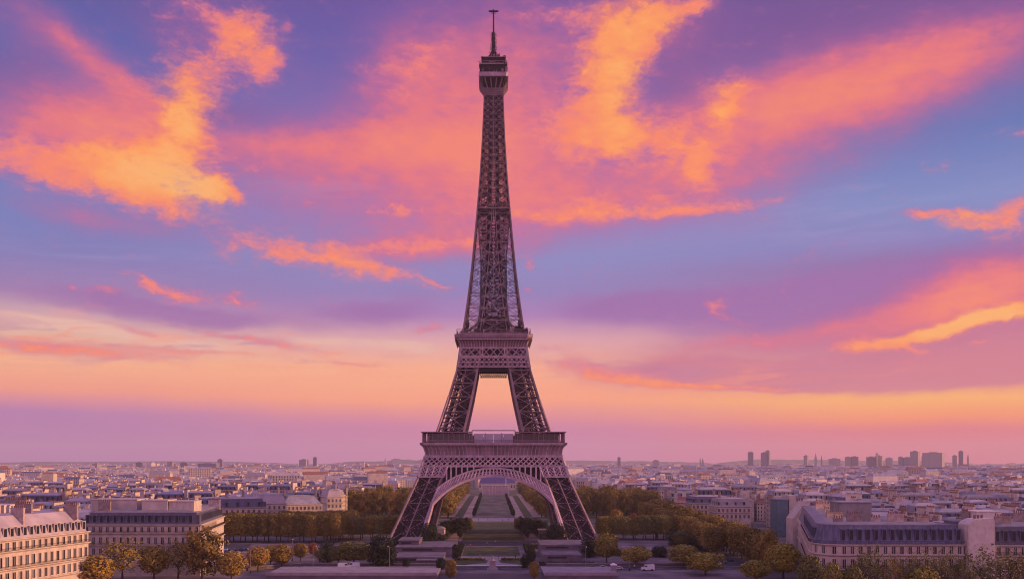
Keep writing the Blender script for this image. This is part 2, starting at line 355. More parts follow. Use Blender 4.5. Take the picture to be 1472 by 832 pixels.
def lattice(mb, a, b, c, d, nu, nv, w, wedge=None, m=0, rim=True, cross=True):
    """lattice panel on quad a-b (bottom) d-c (top): nu x nv cells, each with crossed bars"""
    a, b, c, d = map(Vector, (a, b, c, d))
    P = lambda u, v: (a * (1 - u) + b * u) * (1 - v) + (d * (1 - u) + c * u) * v
    for i in range(nu):
        for j in range(nv):
            u0, u1, v0, v1 = i / nu, (i + 1) / nu, j / nv, (j + 1) / nv
            if cross:
                mb.bar(P(u0, v0), P(u1, v1), w, m, caps=False); mb.bar(P(u1, v0), P(u0, v1), w, m, caps=False)
    we = wedge or w
    if rim:
        for i in range(nu + 1) if rim == 2 else (0, nu): mb.bar(P(i / nu, 0), P(i / nu, 1), we, m)
        for j in range(nv + 1) if rim == 2 else (0, nv): mb.bar(P(0, j / nv), P(1, j / nv), we, m)

def leg_mesh(O, I, zs, sx, sy, chord, brace, fine, nf, seed, mid=False, airy=False):
    mb = MB(); r = random.Random(seed)
    def cor(z):
        o, i = O(z), I(z); return [Vector((sx * u, sy * v, z)) for u, v in ((o, o), (i, o), (i, i), (o, i))]
    for z0, z1 in zip(zs, zs[1:]):
        A, B = cor(z0), cor(z1)
        for k in range(4):
            j = (k + 1) % 4
            mb.bar(A[k], B[k], chord, 0)
            mb.bar(B[k], B[j], brace * 1.1, 0)
            mb.bar(A[k], B[j], brace, 0); mb.bar(A[j], B[k], brace, 0)
            if mid: mb.bar((A[k] + A[j]) / 2, (B[k] + B[j]) / 2, chord * .7, 0)
            if airy:
                # open outer strip, close netting and wide plates on the inner side of the leg
                pi = [p for p in (A[k], A[j]) if abs(abs(p.x) - I(z0)) < .01 or abs(abs(p.y) - I(z0)) < .01]
                if k == 1:      # wide plate girders on the face turned to the opposite leg
                    for q in (.04, .34, .64, .96): mb.bar(A[1].lerp(A[2], q), B[1].lerp(B[2], q), 1.1, 2, .5, caps=False)
                if True:
                    s, t = (k, j) if k in ((2,) if len(pi) == 2 else (1, 2)) else (j, k)
                    lattice(mb, A[s], A[s].lerp(A[t], .55), B[s].lerp(B[t], .55), B[s], 3, 5, fine * 1.4, m=1, rim=False)
                    mb.bar(A[s].lerp(A[t], .55), B[s].lerp(B[t], .55), brace * .8, 0, caps=False)
                    for q in (.33, .66): mb.bar(A[s].lerp(B[s], q), A[t].lerp(B[t], q), brace * .55, 0, caps=False)
            elif fine:
                hgt = z1 - z0; wid = (A[k] - A[j]).length
                lattice(mb, A[k], A[j], B[j], B[k], max(2, round(wid / nf)), max(2, round(hgt / nf)), fine, m=1, rim=False)
        # diaphragm and the lift rails and stairs inside the leg
        mb.bar(B[0], B[2], brace, 1); mb.bar(B[1], B[3], brace, 1)
        ca, cb = sum(A, Vector()) / 4, sum(B, Vector()) / 4
        for t in (-.22, .22):
            for k in (0, 1):
                e = (A[k] - ca) * abs(t) * 2 * (1 if t > 0 else -1)
                mb.bar(ca + e, cb + (B[k] - cb) * abs(t) * 2 * (1 if t > 0 else -1), chord * .5, 1, caps=False)
        if airy:
            for q in range(46):
                u0, u1, v0, v1 = (r.uniform(0, .62) for _ in range(4)); s, t = r.uniform(0, 1), r.uniform(0, 1)
                f = lambda C, u, v: C[2] + (C[3] - C[2]) * u + (C[1] - C[2]) * v
                p = f(A, u0, v0).lerp(f(B, u0, v0), s); q_ = f(A, u1, v1).lerp(f(B, u1, v1), t)
                if (p - q_).length < 7: mb.bar(p, q_, r.uniform(.18, .42), 1, caps=False)
        for q in range(4):
            s, t = r.uniform(0, 1), r.uniform(0, 1); k = r.randrange(4)
            mb.bar(A[k].lerp(B[k], s), A[(k + 2) % 4].lerp(B[(k + 2) % 4], t), brace * .7, 1, caps=False)
    return mb

tower = thing('lattice_tower', 'tall brown wrought iron lattice tower on four splayed legs with arches', 'tower', (0, D, 0))
def zsplit(z0, z1, n, k=1.0):
    q = [k ** i for i in range(n)]; t = sum(q); out = [z0]
    for v in q: out.append(out[-1] + (z1 - z0) * v / t)
    return out
STONE = mat('limestone_plinth', (.42, .36, .31), .85, .25, .6)
z_foot, z_band = 2.2, Z(685, 106.5)
for sx in (-1, 1):
    for sy in (-1, 1):
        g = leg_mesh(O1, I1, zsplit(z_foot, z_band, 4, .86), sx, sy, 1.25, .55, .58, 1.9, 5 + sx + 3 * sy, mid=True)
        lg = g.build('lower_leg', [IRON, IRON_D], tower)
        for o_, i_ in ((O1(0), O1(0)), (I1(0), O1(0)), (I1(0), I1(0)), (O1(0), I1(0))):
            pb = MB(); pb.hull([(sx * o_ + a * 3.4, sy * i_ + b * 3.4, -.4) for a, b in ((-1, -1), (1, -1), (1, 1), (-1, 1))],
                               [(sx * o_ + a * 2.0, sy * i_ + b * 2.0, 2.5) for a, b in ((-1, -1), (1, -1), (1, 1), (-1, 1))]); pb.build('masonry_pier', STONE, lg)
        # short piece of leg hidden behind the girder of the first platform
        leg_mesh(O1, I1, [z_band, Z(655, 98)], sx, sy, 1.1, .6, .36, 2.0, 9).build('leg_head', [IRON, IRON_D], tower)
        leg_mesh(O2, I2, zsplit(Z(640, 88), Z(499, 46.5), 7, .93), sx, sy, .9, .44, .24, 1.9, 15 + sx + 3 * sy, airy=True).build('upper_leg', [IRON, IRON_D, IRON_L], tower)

def on_front(x, y, O):
    """point of the front face (local tower coordinates) seen at pixel x, y"""
    w = 40
    for _ in range(8):
        z = HC + (CY - y) * (D - w) / F; w = O(z)
    return Vector(((x - CX) * (D - w) / F, -w, z))
ROT = [Matrix.Rotation(math.pi / 2 * k, 4, 'Z') for k in range(4)]

def arch_mesh():
    mb = MB(); pin, pout = [], []
    cxp, cyp, R = CX, 797.0, 113.3
    th = math.radians(52)
    def ring(R, th, pts):
        out = [(cxp + R * math.sin(-th + 2 * th * i / 36), cyp - R * math.cos(-th + 2 * th * i / 36)) for i in range(37)]
        tail = [(cxp - d, y) for y, d in pts]
        return tail + out + [(2 * cxp - x, y) for x, y in tail[::-1]]
    # below the springing the band closes up and runs down the inner edge of the leg as a single rib
    inner = ring(R, math.radians(51), [(780, 104.5), (765, 99.8), (750, 95), (738, 91.4)])
    outer = ring(R + 11, math.radians(40), [(780, 106.5), (765, 102), (745, 95.6), (722, 87.4)])
    IN = [on_front(x, y, O1) for x, y in inner]; OU = [on_front(x, y, O1) for x, y in outer]
    out = Vector((0, -.9, 0)); back = Vector((0, 3.6, 0))
    for L, w in ((IN, 1.3), (OU, 1.0)):
        for a, b in zip(L, L[1:]):
            mb.bar(a + out, b + out, w, 0); mb.bar(a + back, b + back, w * .9, 0)
    for i in range(len(IN) - 1):
        # ornamental web between the two rims, and the soffit between the front and the back ring
        a0, a1, b0, b1 = IN[i] + out, IN[i + 1] + out, OU[i] + out, OU[i + 1] + out
        if 4 < i < len(IN) - 5:
            mb.bar(a0, b0, .75, 0, caps=False); am_, bm_ = a0.lerp(b0, .28), a1.lerp(b1, .28); mb.bar(am_, bm_, .4, 0, caps=False)
            mb.bar(a0.lerp(b0, .28), a0.lerp(a1, .5).lerp(b0.lerp(b1, .5), .62), .3, 0, caps=False); mb.bar(a1.lerp(b1, .28), a0.lerp(a1, .5).lerp(b0.lerp(b1, .5), .62), .3, 0, caps=False)
            mb.face([a0 - out * 2.2, a1 - out * 2.2, b1 - out * 2.2, b0 - out * 2.2], 1)  # dark sheet paints the shaded slots of the arch web
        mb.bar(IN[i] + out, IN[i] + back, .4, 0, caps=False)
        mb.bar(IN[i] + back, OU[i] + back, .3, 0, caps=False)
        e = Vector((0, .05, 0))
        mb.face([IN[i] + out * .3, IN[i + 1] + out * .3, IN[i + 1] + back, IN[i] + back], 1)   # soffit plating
    # spandrel posts with tall openings between them
    for sgn in (-1, 1):
        for x in (642, 648.5, 656, 664, 672, 681):
            dx = CX - x; y0 = 797 - math.sqrt(max(1, 124.3 ** 2 - dx * dx))
            a = on_front(CX + sgn * dx, y0, O1) + out * .8; b = on_front(CX + sgn * dx, 670, O1) + out * .8
            if b.z > a.z + .3: mb.bar(a, b, .8, 0)
        a = on_front(CX + sgn * 72, 686, O1) + out * .8; b = on_front(CX + sgn * 30, 671, O1) + out * .8
    # added backing sheet, the shade behind the spandrel put into its colour
    mb2 = MB()
    for i in range(8, len(OU) - 9):
        a, b = OU[i] + back, OU[i + 1] + back; t = Z(655, 98)
        if a.z < t - 1: mb2.face([a, b, (b.x, b.y + 3, t), (a.x, a.y + 3, t)], 1)
    mb.add(mb2); return mb
am = arch_mesh().mesh('arch', [IRON_L, IRON_D])
for k in range(4):
    o = link('arch', am, tower); o.rotation_euler = (0, 0, math.pi / 2 * k)

def girder1():
    mb = MB()
    def P(x, y, off=0): return on_front(x, y, O1) + Vector((0, -off, 0))
    e = .75
    q = lambda p, y: (P(CX - p, y, e), P(CX + p, y, e))
    # fine lattice band (beside the arch), bold crossed band, coved frieze; dark backing sheets paint the shade behind
    for sgn in (-1, 1):
        x0, x1, x0t, x1t = 107.6, 71.5, 103, 66
        a, b, c, d = P(CX + sgn * x0, 685, e), P(CX + sgn * x1, 685, e), P(CX + sgn * x1t, 670, e), P(CX + sgn * x0t, 670, e)
        lattice(mb, a, b, c, d, 8, 3, .42, .8, rim=1); lattice(mb, a, b, c, d, 4, 1, .3, .6, rim=2, cross=False)
        bk = Vector((0, 1.6, 0)); mb.face([a + bk, b + bk, c + bk, d + bk] if sgn < 0 else [b + bk, a + bk, d + bk, c + bk], 1)
    for y in (670, 655): a, b = q(103 if y == 670 else 98.5, y); mb.bar(a, b, .85, 0)
    a, b = q(103, 669.5); d, c = q(98.6, 656)
    lattice(mb, a, b, c, d, 26, 2, .55, .8)
    bk = Vector((0, 2.2, 0)); mb.face([a + bk, b + bk, c + bk, d + bk], 1)
    # cove
    zs = [(654.5, 96.5), (649, 97), (643, 99), (639.5, 102)]
    rows = []
    for y, p in zs:
        z, w = zw(y, p); rows.append((z, w + .4))
    for (z0, w0), (z1, w1) in zip(rows, rows[1:]):
        mb.face([(-w0, -w0, z0), (w0, -w0, z0), (w1, -w1, z1), (-w1, -w1, z1)], 2)
    n = 36
    for i in range(n + 1):
        for (z0, w0), (z1, w1) in zip(rows, rows[1:]):
            t = -1 + 2 * i / n; mb.bar((t * w0, -w0 - .15, z0), (t * w1, -w1 - .15, z1), .38, 0, caps=False)
    z0, w0 = rows[-1]; z1 = Z(636, 103)
    mb.hull([(-w0 - .9, -w0 - .9, z0), (w0 + .9, -w0 - .9, z0), (w0 + .9, -w0 + .9, z0), (-w0 - .9, -w0 + .9, z0)],
            [(-w0 - 1.1, -w0 - 1.1, z1), (w0 + 1.1, -w0 - 1.1, z1), (w0 + 1.1, -w0 + .9, z1), (-w0 - 1.1, -w0 + .9, z1)], 0)
    # plate web and cross beams deeper inside, interior shade put into their colour
    zb, zt = Z(670, 101), Z(640, 99); w = O1(zb) - 6.5
    mb.face([(-w, -w, zb), (w, -w, zb), (w, -w + 1, zt), (-w, -w + 1, zt)], 1)
    for i in range(18):
        x = -w + 2 * w * i / 17; mb.bar((x, -w, zb), (x, -w - 5.5, zb + .4), .5, 1, caps=False); mb.bar((x, -w, zt - 3), (x, -w - 4, zt - 3), .4, 1, caps=False)
    return mb
gm = girder1().mesh('girder', [IRON_L, IRON_D, IRON_F])
for k in range(4): link('platform_girder', gm, tower).rotation_euler = (0, 0, math.pi / 2 * k)
# deck of the first platform, open in the middle
def ring_deck(w, hole, z0, z1, name, m):
    mb = MB()
    for k in range(4):
        t = MB(); t.hull([(-w, -w, z0), (w, -w, z0), (hole, -hole, z0), (-hole, -hole, z0)], [(-w, -w, z1), (w, -w, z1), (hole, -hole, z1), (-hole, -hole, z1)]); mb.add(t, ROT[k])
    return mb.build(name, m, tower)
zd1 = Z(637.2, 103)
w1 = zw(638, 101)[1]
ring_deck(w1, 14, zd1 - .8, zd1 - .1, 'first_deck', IRON_D)

def gallery1():
    mb = MB(); z0 = Z(636, 103); z1 = Z(621.5, 102.5); w = zw(630, 102.5)[1]; n = 27
    xin = 31 / 102.5 * w
    for i in range(n + 1):
        x = -w + 2 * w * i / n
        if abs(x) > xin - .5 or i % 3 == 0: mb.bar((x, -w + .3, z0), (x, -w + .3, z1), .22, 0)
    for zz, t in ((z0 + 1.4, .18), (z0 + .75, .12)): mb.bar((-w, -w + .3, zz), (w, -w + .3, zz), t, 0)
    for i in range(150):
        x = -w + 2 * w * i / 149; mb.bar((x, -w + .3, z0), (x, -w + .3, z0 + 1.4), .13, 0, caps=False)
    # roofs left and right, thin beam over the gap
    for s in (-1, 1):
        xa, xb = sorted((s * xin, s * w)); mb.box(xa - (.6 if s < 0 else 0), xb + (.6 if s > 0 else 0), -w - .5, -w + 9, z1, z1 + .55, 0)
    mb.bar((-xin, -w + 1.5, z1 + 1.2), (xin, -w + 1.5, z1 + 1.2), .5, 0)
    for s in (-1, 1): mb.bar((s * xin, -w + 1.5, z0), (s * xin, -w + 1.5, z1 + 1.2), .5, 0)
    return mb
gal = gallery1().mesh('gallery', [IRON, IRON_D])
def pavilion(s):
    z0 = Z(637, 103); z1 = Z(622.2, 100); w = zw(630, 102.5)[1]; xin = 31 / 102.5 * w; mb = MB()
    xa, xb = sorted((s * (xin + .3), s * (w - 5.2))); mb.box(xa, xb, -w + 3.4, -w + 8.5, z0, z1 - .06, 0)
    return mb
def screens():
    z0 = Z(637, 103); z1 = Z(623, 100); w = zw(630, 102.5)[1]; xin = 31 / 102.5 * w; mb = MB()
    for i in range(4):
        a, b = -xin + .8 + i * (2 * xin - 1.6) / 4, -xin + .8 + (i + 1) * (2 * xin - 1.6) / 4
        mb.box(a + .12, b - .12, -w + 4.0, -w + 4.12, z0 + .2, z1, 0)
    return mb
pm = {s: pavilion(s).mesh('pavilion', GLASS) for s in (-1, 1)}; sm = screens().mesh('glass_screen', GLASSP)
for k in range(4):
    o = link('gallery', gal, tower); o.rotation_euler = (0, 0, math.pi / 2 * k)
    for s in (-1, 1): link('pavilion', pm[s], o)
    link('glass_screen', sm, o)

def girder2():
    mb = MB(); P = lambda x, y, off=.55: on_front(x, y, O2) + Vector((0, -off, 0))
    a, b, c, d = P(CX - 51.4, 527), P(CX + 51.4, 527), P(CX + 49, 513.5), P(CX - 49, 513.5)
    lattice(mb, a, b, c, d, 15, 2, .36, .6); bk = Vector((0, 1.2, 0)); mb.face([a + bk, b + bk, c + bk, d + bk], 1)  # dark sheet behind the lattice, shade painted as colour
    m0, m1 = (a + d) / 2, (b + c) / 2; mb.bar(m0, m1, .45, 0)
    a, b, c, d = P(CX - 48.6, 512), P(CX + 48.6, 512), P(CX + 46.6, 500), P(CX - 46.6, 500)
    lattice(mb, a, b, c, d, 9, 1, .42, .6); lattice(mb, a, b, c, d, 3, 1, .3, .9, rim=2, cross=False)
    rows = []
    for y, p in ((499.5, 46.2), (494, 46.6), (490, 48.5), (487.5, 51.5)):
        z, w = zw(y, p); rows.append((z, w + .4))
    for (z0, w0), (z1, w1) in zip(rows, rows[1:]):
        mb.face([(-w0, -w0, z0), (w0, -w0, z0), (w1, -w1, z1), (-w1, -w1, z1)], 2)
        for i in range(25):
            t = -1 + i / 12; mb.bar((t * w0, -w0 - .1, z0), (t * w1, -w1 - .1, z1), .34, 0, caps=False)
    # serrated lower edge between the legs
    for i in range(12):
        x0, x1 = CX - 20.5 + 41 * i / 12, CX - 20.5 + 41 * (i + 1) / 12
        mb.bar(P(x0, 528, 0), P((x0 + x1) / 2, 532.5, 0), .35, 1); mb.bar(P((x0 + x1) / 2, 532.5, 0), P(x1, 528, 0), .35, 1)
    mb.bar(P(CX - 21, 533, 0), P(CX + 21, 533, 0), .5, 1)
    zb, zt = Z(520, 50), Z(494, 47); w = O2(zb) - 4.5; mb.face([(-w, -w, zb), (w, -w, zb), (w, -w, zt), (-w, -w, zt)], 1)
    return mb
gm2 = girder2().mesh('girder', [IRON_L, IRON_D, IRON])
for k in range(4): link('platform_girder', gm2, tower).rotation_euler = (0, 0, math.pi / 2 * k)
def gallery2():
    mb = MB()
    prof = [(487.5, 52), (486, 55.3), (483, 56.6), (480, 56.2), (478.5, 54.5)]
    rows = [zw(y, p) for y, p in prof]
    def oct_(w, z):
        c = 3.2; return [(-w + c, -w, z), (w - c, -w, z), (w, -w + c, z), (w, w - c, z), (w - c, w, z), (-w + c, w, z), (-w, w - c, z), (-w, -w + c, z)]
    for (z0, w0), (z1, w1) in zip(rows, rows[1:]): mb.hull(oct_(w0, z0), oct_(w1, z1), 0, caps=(z0 == rows[0][0], z1 == rows[-1][0]))
    return mb
gallery2().build('second_gallery', [IRON], tower)
def lip2():
    mb = MB(); z, w = zw(487.2, 55.2)
    for k in range(4):
        t = MB(); t.bar((-w + 2, -w - .1, z), (w - 2, -w - .1, z), .45, 0); z2, w2 = zw(479.3, 55.6); t.bar((-w2 + 2, -w2 - .1, z2), (w2 - 2, -w2 - .1, z2), .3, 0)
        for i in range(30):
            x = -w + 2.5 + (2 * w - 5) * i / 29; t.bar((x, -w - .15, z), (x, -w2 - .35, z2), .16, 0, caps=False)
        mb.add(t, ROT[k])
    return mb
lip2().build('cornice_trim', IRON_L, tower)
def rail2():
    mb = MB(); z0 = Z(478.6, 54); w = zw(478, 53)[1]; r = random.Random(3)
    for k in range(4):
        t = MB()
        for i in range(60):
            x = -w + 2 * w * i / 59; t.bar((x, -w, z0), (x, -w, z0 + (2.3 if i % 6 == 0 else 1.5)), .14, 0, caps=False)
        for h in (1.5, .8, 2.3): t.bar((-w, -w, z0 + h), (w, -w, z0 + h), .16, 0)
        # kiosks, sign boards and lift housings standing on the deck
        for i in range(14):
            x = r.uniform(-w + 2, w - 2); h = r.uniform(1.5, 4.2); d = r.uniform(.6, 1.6); y = -w + r.uniform(1.5, 5)
            t.box(x - d, x + d, y - d * .6, y + d * .6, z0, z0 + h, 1)
        mb.add(t, ROT[k])
    return mb
rail2().build('second_gallery_railing', [IRON, IRON_D], tower)

# spire above the second platform
def spire():
    mb = MB(); zs = zsplit(Z(478, 44), Z(137, 13.4), 27, .972); n = len(zs); r = random.Random(31)
    dens = lambda z: float(np.interp(z, [Z(478, 44), Z(440, 38), Z(370, 30), Z(310, 24)], [.18, .22, .5, .95]))
    core = lambda z: float(np.interp(z, [Z(478, 44), Z(466, 42), Z(440, 38), Z(390, 32), Z(345, 27), Z(299, 23), Z(200, 16), Z(137, 13)], [13.5, 8.5, 6.6, 6.4, 6.6, 7.6, 5.6, 4.6]))
    for i, (z0, z1) in enumerate(zip(zs, zs[1:])):
        for k in range(4):
            M = ROT[k]
            o0, o1, i0, i1 = O3(z0), O3(z1), I3(z0), I3(z1)
            V = lambda x, w, z: M @ Vector((x, -w, z))
            ch = .85 - .3 * i / n; br = .36 - .08 * i / n; fn = .26 - .05 * i / n
            for s in (-1, 1):
                if s > 0 or k < 4: mb.bar(V(s * o0, o0, z0), V(s * o1, o1, z1), ch, 0) if s > 0 else None
                mb.bar(V(s * i0, o0, z0), V(s * i1, o1, z1), ch * .55, 0, caps=False)
                mb.bar(V(s * o0, o0, z0), V(s * i1, o1, z1), br, 0, caps=False); mb.bar(V(s * i0, o0, z0), V(s * o1, o1, z1), br, 0, caps=False)
                mb.bar(V(s * o1, o1, z1), V(s * i1, o1, z1), br, 0, caps=False)
                ot0, ot1 = i0 + (o0 - i0) * dens(z0), i1 + (o1 - i1) * dens(z1)
                lattice(mb, V(s * ot0, o0, z0), V(s * i0, o0, z0), V(s * i1, o1, z1), V(s * ot1, o1, z1), 3, 3, fn, m=1, rim=False)
                mb.bar(V(s * ot0, o0, z0), V(s * ot1, o1, z1), fn * 1.3, 1, caps=False)
                # inner faces of each rib
                mb.bar(V(s * i0, o0, z0), V(s * i1, i1 + .3, z1), br * .8, 1, caps=False); mb.bar(V(s * i0, i0 + .3, z0), V(s * i1, o1, z1), br * .8, 1, caps=False)
            mb.bar(V(-i1, o1, z1), V(i1, o1, z1), br, 0, caps=False)
            if i0 > 3:
                mb.bar(V(-i0, o0, z0), V(i1, o1, z1), br, 0, caps=False); mb.bar(V(i0, o0, z0), V(-i1, o1, z1), br, 0, caps=False)
    # lift column, stairs and crossing members crowded in the core
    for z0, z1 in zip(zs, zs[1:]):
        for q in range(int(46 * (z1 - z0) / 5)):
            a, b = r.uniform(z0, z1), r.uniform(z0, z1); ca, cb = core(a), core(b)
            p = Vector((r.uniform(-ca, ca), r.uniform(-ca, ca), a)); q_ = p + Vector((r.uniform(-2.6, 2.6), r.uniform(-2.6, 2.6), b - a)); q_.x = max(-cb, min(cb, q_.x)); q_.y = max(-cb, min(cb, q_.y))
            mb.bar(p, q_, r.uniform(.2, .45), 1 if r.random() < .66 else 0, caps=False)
    for k in range(4):
        for i in range(3, n - 1): mb.bar(ROT[k] @ Vector((0, -O3(zs[i]) - .15, zs[i])), ROT[k] @ Vector((0, -O3(zs[i + 1]) - .15, zs[i + 1])), .42, 0, caps=False)
    for k in range(4):
        for i, (z0, z1) in enumerate(zip(zs, zs[1:])):
            w0, w1 = O3(z0) * .23 + 1.1, O3(z1) * .23 + 1.1; M = ROT[k]
            mb.bar(M @ Vector((-w0, -w0, z0)), M @ Vector((-w1, -w1, z1)), .55, 1, caps=False)
            lattice(mb, M @ Vector((-w0, -w0, z0)), M @ Vector((w0, -w0, z0)), M @ Vector((w1, -w1, z1)), M @ Vector((-w1, -w1, z1)), 2, 3, .3, m=1, rim=False)
            mb.bar(M @ Vector((-w1, -w1, z1)), M @ Vector((w1, -w1, z1)), .4, 1, caps=False)
    # intermediate platform
    zi = Z(299, 23.4); w = O3(zi) + .5
    mb.box(-w, w, -w, w, zi - .35, zi + .35, 0)
    # flared dark truss at the foot of the spire
    za, zb = Z(478, 44), Z(455, 41)
    for k in range(4):
        a = [ROT[k] @ Vector(p) for p in ((-O3(za) + 2, -O3(za) + 1.2, za), (O3(za) - 2, -O3(za) + 1.2, za), (6, -O3(zb) + 1.5, zb), (-6, -O3(zb) + 1.5, zb))]
        lattice(mb, *a, 14, 3, .4, .5, m=1)
    return mb
spire().build('spire', [IRON, IRON_D], tower)

def cabin():
    mb = MB()
    z0, wa = zw(137, 13.8); z1, _ = zw(127, 14.2)
    for k in range(4):
        t = MB(); lattice(t, (-wa, -wa - .1, z0), (wa, -wa - .1, z0), (wa, -wa - .1, z1), (-wa, -wa - .1, z1), 6, 3, .28, .45, rim=2); mb.add(t, ROT[k])
    mb.box(-wa + .5, wa - .5, -wa + .5, wa - .5, z0, z1, 1)
    # flared corbels under the top gallery
    prof = [(127, 14), (121, 17), (115, 20), (109, 20.8)]
    rows = [zw(y, p) for y, p in prof]
    for (za, wa), (zb, wb) in zip(rows, rows[1:]):
        for k in range(4):
            t = MB()
            for i in range(6):
                u = -1 + i / 2.5
                t.bar((u * wa, -wa, za), (u * wb, -wb, zb), .55, 0)
            mb.add(t, ROT[k])
    zc, wc = rows[0]; zd, wd = rows[-1]
    mb.hull([(-wc + .4, -wc + .4, zc), (wc - .4, -wc + .4, zc), (wc - .4, wc - .4, zc), (-wc + .4, wc - .4, zc)], [(-wc - .6, -wc - .6, zd), (wc + .6, -wc - .6, zd), (wc + .6, wc + .6, zd), (-wc - .6, wc + .6, zd)], 1)
    return mb
cabin().build('top_corbels', [IRON, IRON_D], tower)
def topgal():
    mb = MB(); z0, w = zw(109, 21.4); z1 = Z(103.5, 21); c = 1.2
    oc = lambda w, z: [(-w + c, -w, z), (w - c, -w, z), (w, -w + c, z), (w, w - c, z), (w - c, w, z), (-w + c, w, z), (-w, w - c, z), (-w, -w + c, z)]
    mb.hull(oc(w - .3, z0), oc(w, z1), 0)
    return mb
topgal().build('top_gallery', IRON_L, tower)
def topclutter():
    mb = MB(); r = random.Random(11)
    z1, w1_ = zw(103.6, 18.4); z2 = Z(93, 18)
    mb.box(-w1_, w1_, -w1_, w1_, z1, z2, 1)
    for k in range(4):
        t = MB()
        for i in range(16): x = r.uniform(-w1_, w1_); h = r.uniform(.6, 3.4); d = r.uniform(.2, .7); t.box(x - d, x + d, -w1_ - r.uniform(.2, .9), -w1_ + .1, z1, z1 + h, r.choice((0, 1, 1)))
        w = zw(93, 19.6)[1]
        for h in (0, .9, 1.8): t.bar((-w, -w, z2 + h), (w, -w, z2 + h), .22, 0)
        mb.add(t, ROT[k])
    w = zw(93, 19.8)[1]; mb.box(-w, w, -w, w, z2, z2 + .5, 0)
    z3, w3 = zw(83, 16); mb.box(-w3, w3, -w3, w3, z2 + .5, z3, 1)
    w = zw(83, 17.5)[1]; mb.box(-w, w, -w, w, z3, z3 + .35, 0)
    z4, w4 = zw(77, 9); mb.hull([(-w3 * .7, -w3 * .7, z3 + .35), (w3 * .7, -w3 * .7, z3 + .35), (w3 * .7, w3 * .7, z3 + .35), (-w3 * .7, w3 * .7, z3 + .35)], [(-w4 * .6, -w4 * .6, z4), (w4 * .6, -w4 * .6, z4), (w4 * .6, w4 * .6, z4), (-w4 * .6, w4 * .6, z4)], 1)
    # aerials, dishes and boxes crowded round the top
    for i in range(230):
        a = r.uniform(0, 2 * math.pi); zz = r.choice((z1 + .3, z2, z2, z3, z3)); R = w1_ * r.uniform(.75, 1.12) * (1.0 if zz < z3 else .85)
        x = max(-1, min(1, 1.3 * math.cos(a))) * R; y = max(-1, min(1, 1.3 * math.sin(a))) * R; h = r.uniform(.8, 2.8)
        mb.bar((x, y, zz), (x + r.uniform(-.3, .3), y + r.uniform(-.3, .3), zz + h), r.uniform(.15, .5), r.choice((0, 1)))
        if i % 4 == 0: mb.box(x - .45, x + .45, y - .3, y + .3, zz + h * .5, zz + h * .5 + .9, 0)
        if i % 6 == 0: mb.bar((x * .9, y * .9, zz + h * .8), (x * 1.12, y * 1.12, zz + h * .8), .18, 0)
    return mb
topclutter().build('antenna_deck', [IRON, IRON_D], tower)
def mast():
    mb = MB(); r = random.Random(5)
    zs = [(78, 6.2), (72, 4.6), (60, 3.8), (49, 3.6), (46.5, 2.4)]
    rows = [(HC + (CY - y) * D / F, p * D / F) for y, p in zs]
    for (z0, a), (z1, b) in zip(rows, rows[1:]):
        mb.hull([(-a * .6, -a * .6, z0), (a * .6, -a * .6, z0), (a * .6, a * .6, z0), (-a * .6, a * .6, z0)], [(-b * .6, -b * .6, z1), (b * .6, -b * .6, z1), (b * .6, b * .6, z1), (-b * .6, b * .6, z1)], 1)
    zz = rows[0][0]
    while zz < rows[-1][0]:
        a = float(np.interp(zz, [q[0] for q in rows], [q[1] for q in rows]))
        for k in range(4):
            t = 2 * math.pi * (k + .5 * r.random()) / 4; mb.bar((0, 0, zz), (a * 1.15 * math.cos(t), a * 1.15 * math.sin(t), zz), .3, 0)
            mb.bar((a * math.cos(t), a * math.sin(t), zz - .45), (a * math.cos(t), a * math.sin(t), zz + .45), .25, 0)
        zz += .95
    za, zb = rows[-1][0], HC + (CY - 17.5) * D / F
    mb.tube([(0, 0, za), (0, 0, zb)], [.48, .4], 8, 1)
    return mb
mast().build('mast', [IRON, IRON_D], tower)
def aerial():
    mb = MB(); z = HC + (CY - 16.6) * D / F; mb.bar((-2.8, 0, z), (2.8, 0, z), .75, 0); mb.bar((0, -2.2, z - .2), (0, 2.2, z - .2), .55, 0); mb.bar((-1.6, 0, z - 1.1), (1.6, 0, z - 1.1), .3, 0)
    return mb
aerial().build('crossed_aerial', IRON_D, tower)

# ------------------------------------------------------------------ ground, lawns, roads, water, hills
PAVE = mat('pale_gravel', (.17, .135, .13), .95, .5, .07, col2=(.09, .072, .075))
EARTH = mat('city_ground', (.10, .085, .08), .95, .4, .02)
ASPH = mat('asphalt', (.055, .055, .065), .85, .3, .15)
LAWN = mat('lawn_grass', (.070, .080, .026), .95, .4, .16, col2=(.034, .036, .016))
LAWN2 = mat('lawn_worn', (.16, .135, .10), .95, .4, .07, col2=(.06, .066, .032), stretch=(1, .35, 1))
WATER = mat('basin_water', (.03, .035, .05), .45, .3, .1, spec=.5)
PALE = mat('pale_stone_paving', (.30, .25, .25), .9, .2, .3)
PINKP = mat('pink_sand_path', (.38, .26, .20), .95, .4, .08, col2=(.22, .16, .13))
HILL = mat('hill_woodland', (.07, .07, .055), .95, .5, .004)
def sheet(name, pts, z, m, kind='structure'):
    mb = MB(); mb.face([(x, y, z) for x, y in pts]); return tag(mb.build(name, m), kind=kind)
def quad(x0, x1, y0, y1): return [(x0, y0), (x1, y0), (x1, y1), (x0, y1)]
sheet('ground', quad(-9000, 9000, -600, 14200), 0, EARTH)
sheet('esplanade', quad(-150, 100, 300, 560), .02, PAVE)
sheet('garden_ground', quad(-118, 122, 560, 1480), .02, mat('garden_sand', (.16, .14, .09), .95, .4, .05, col2=(.06, .07, .03)))
sheet('quay_road', quad(-400, 400, 384, 396), .06, ASPH)
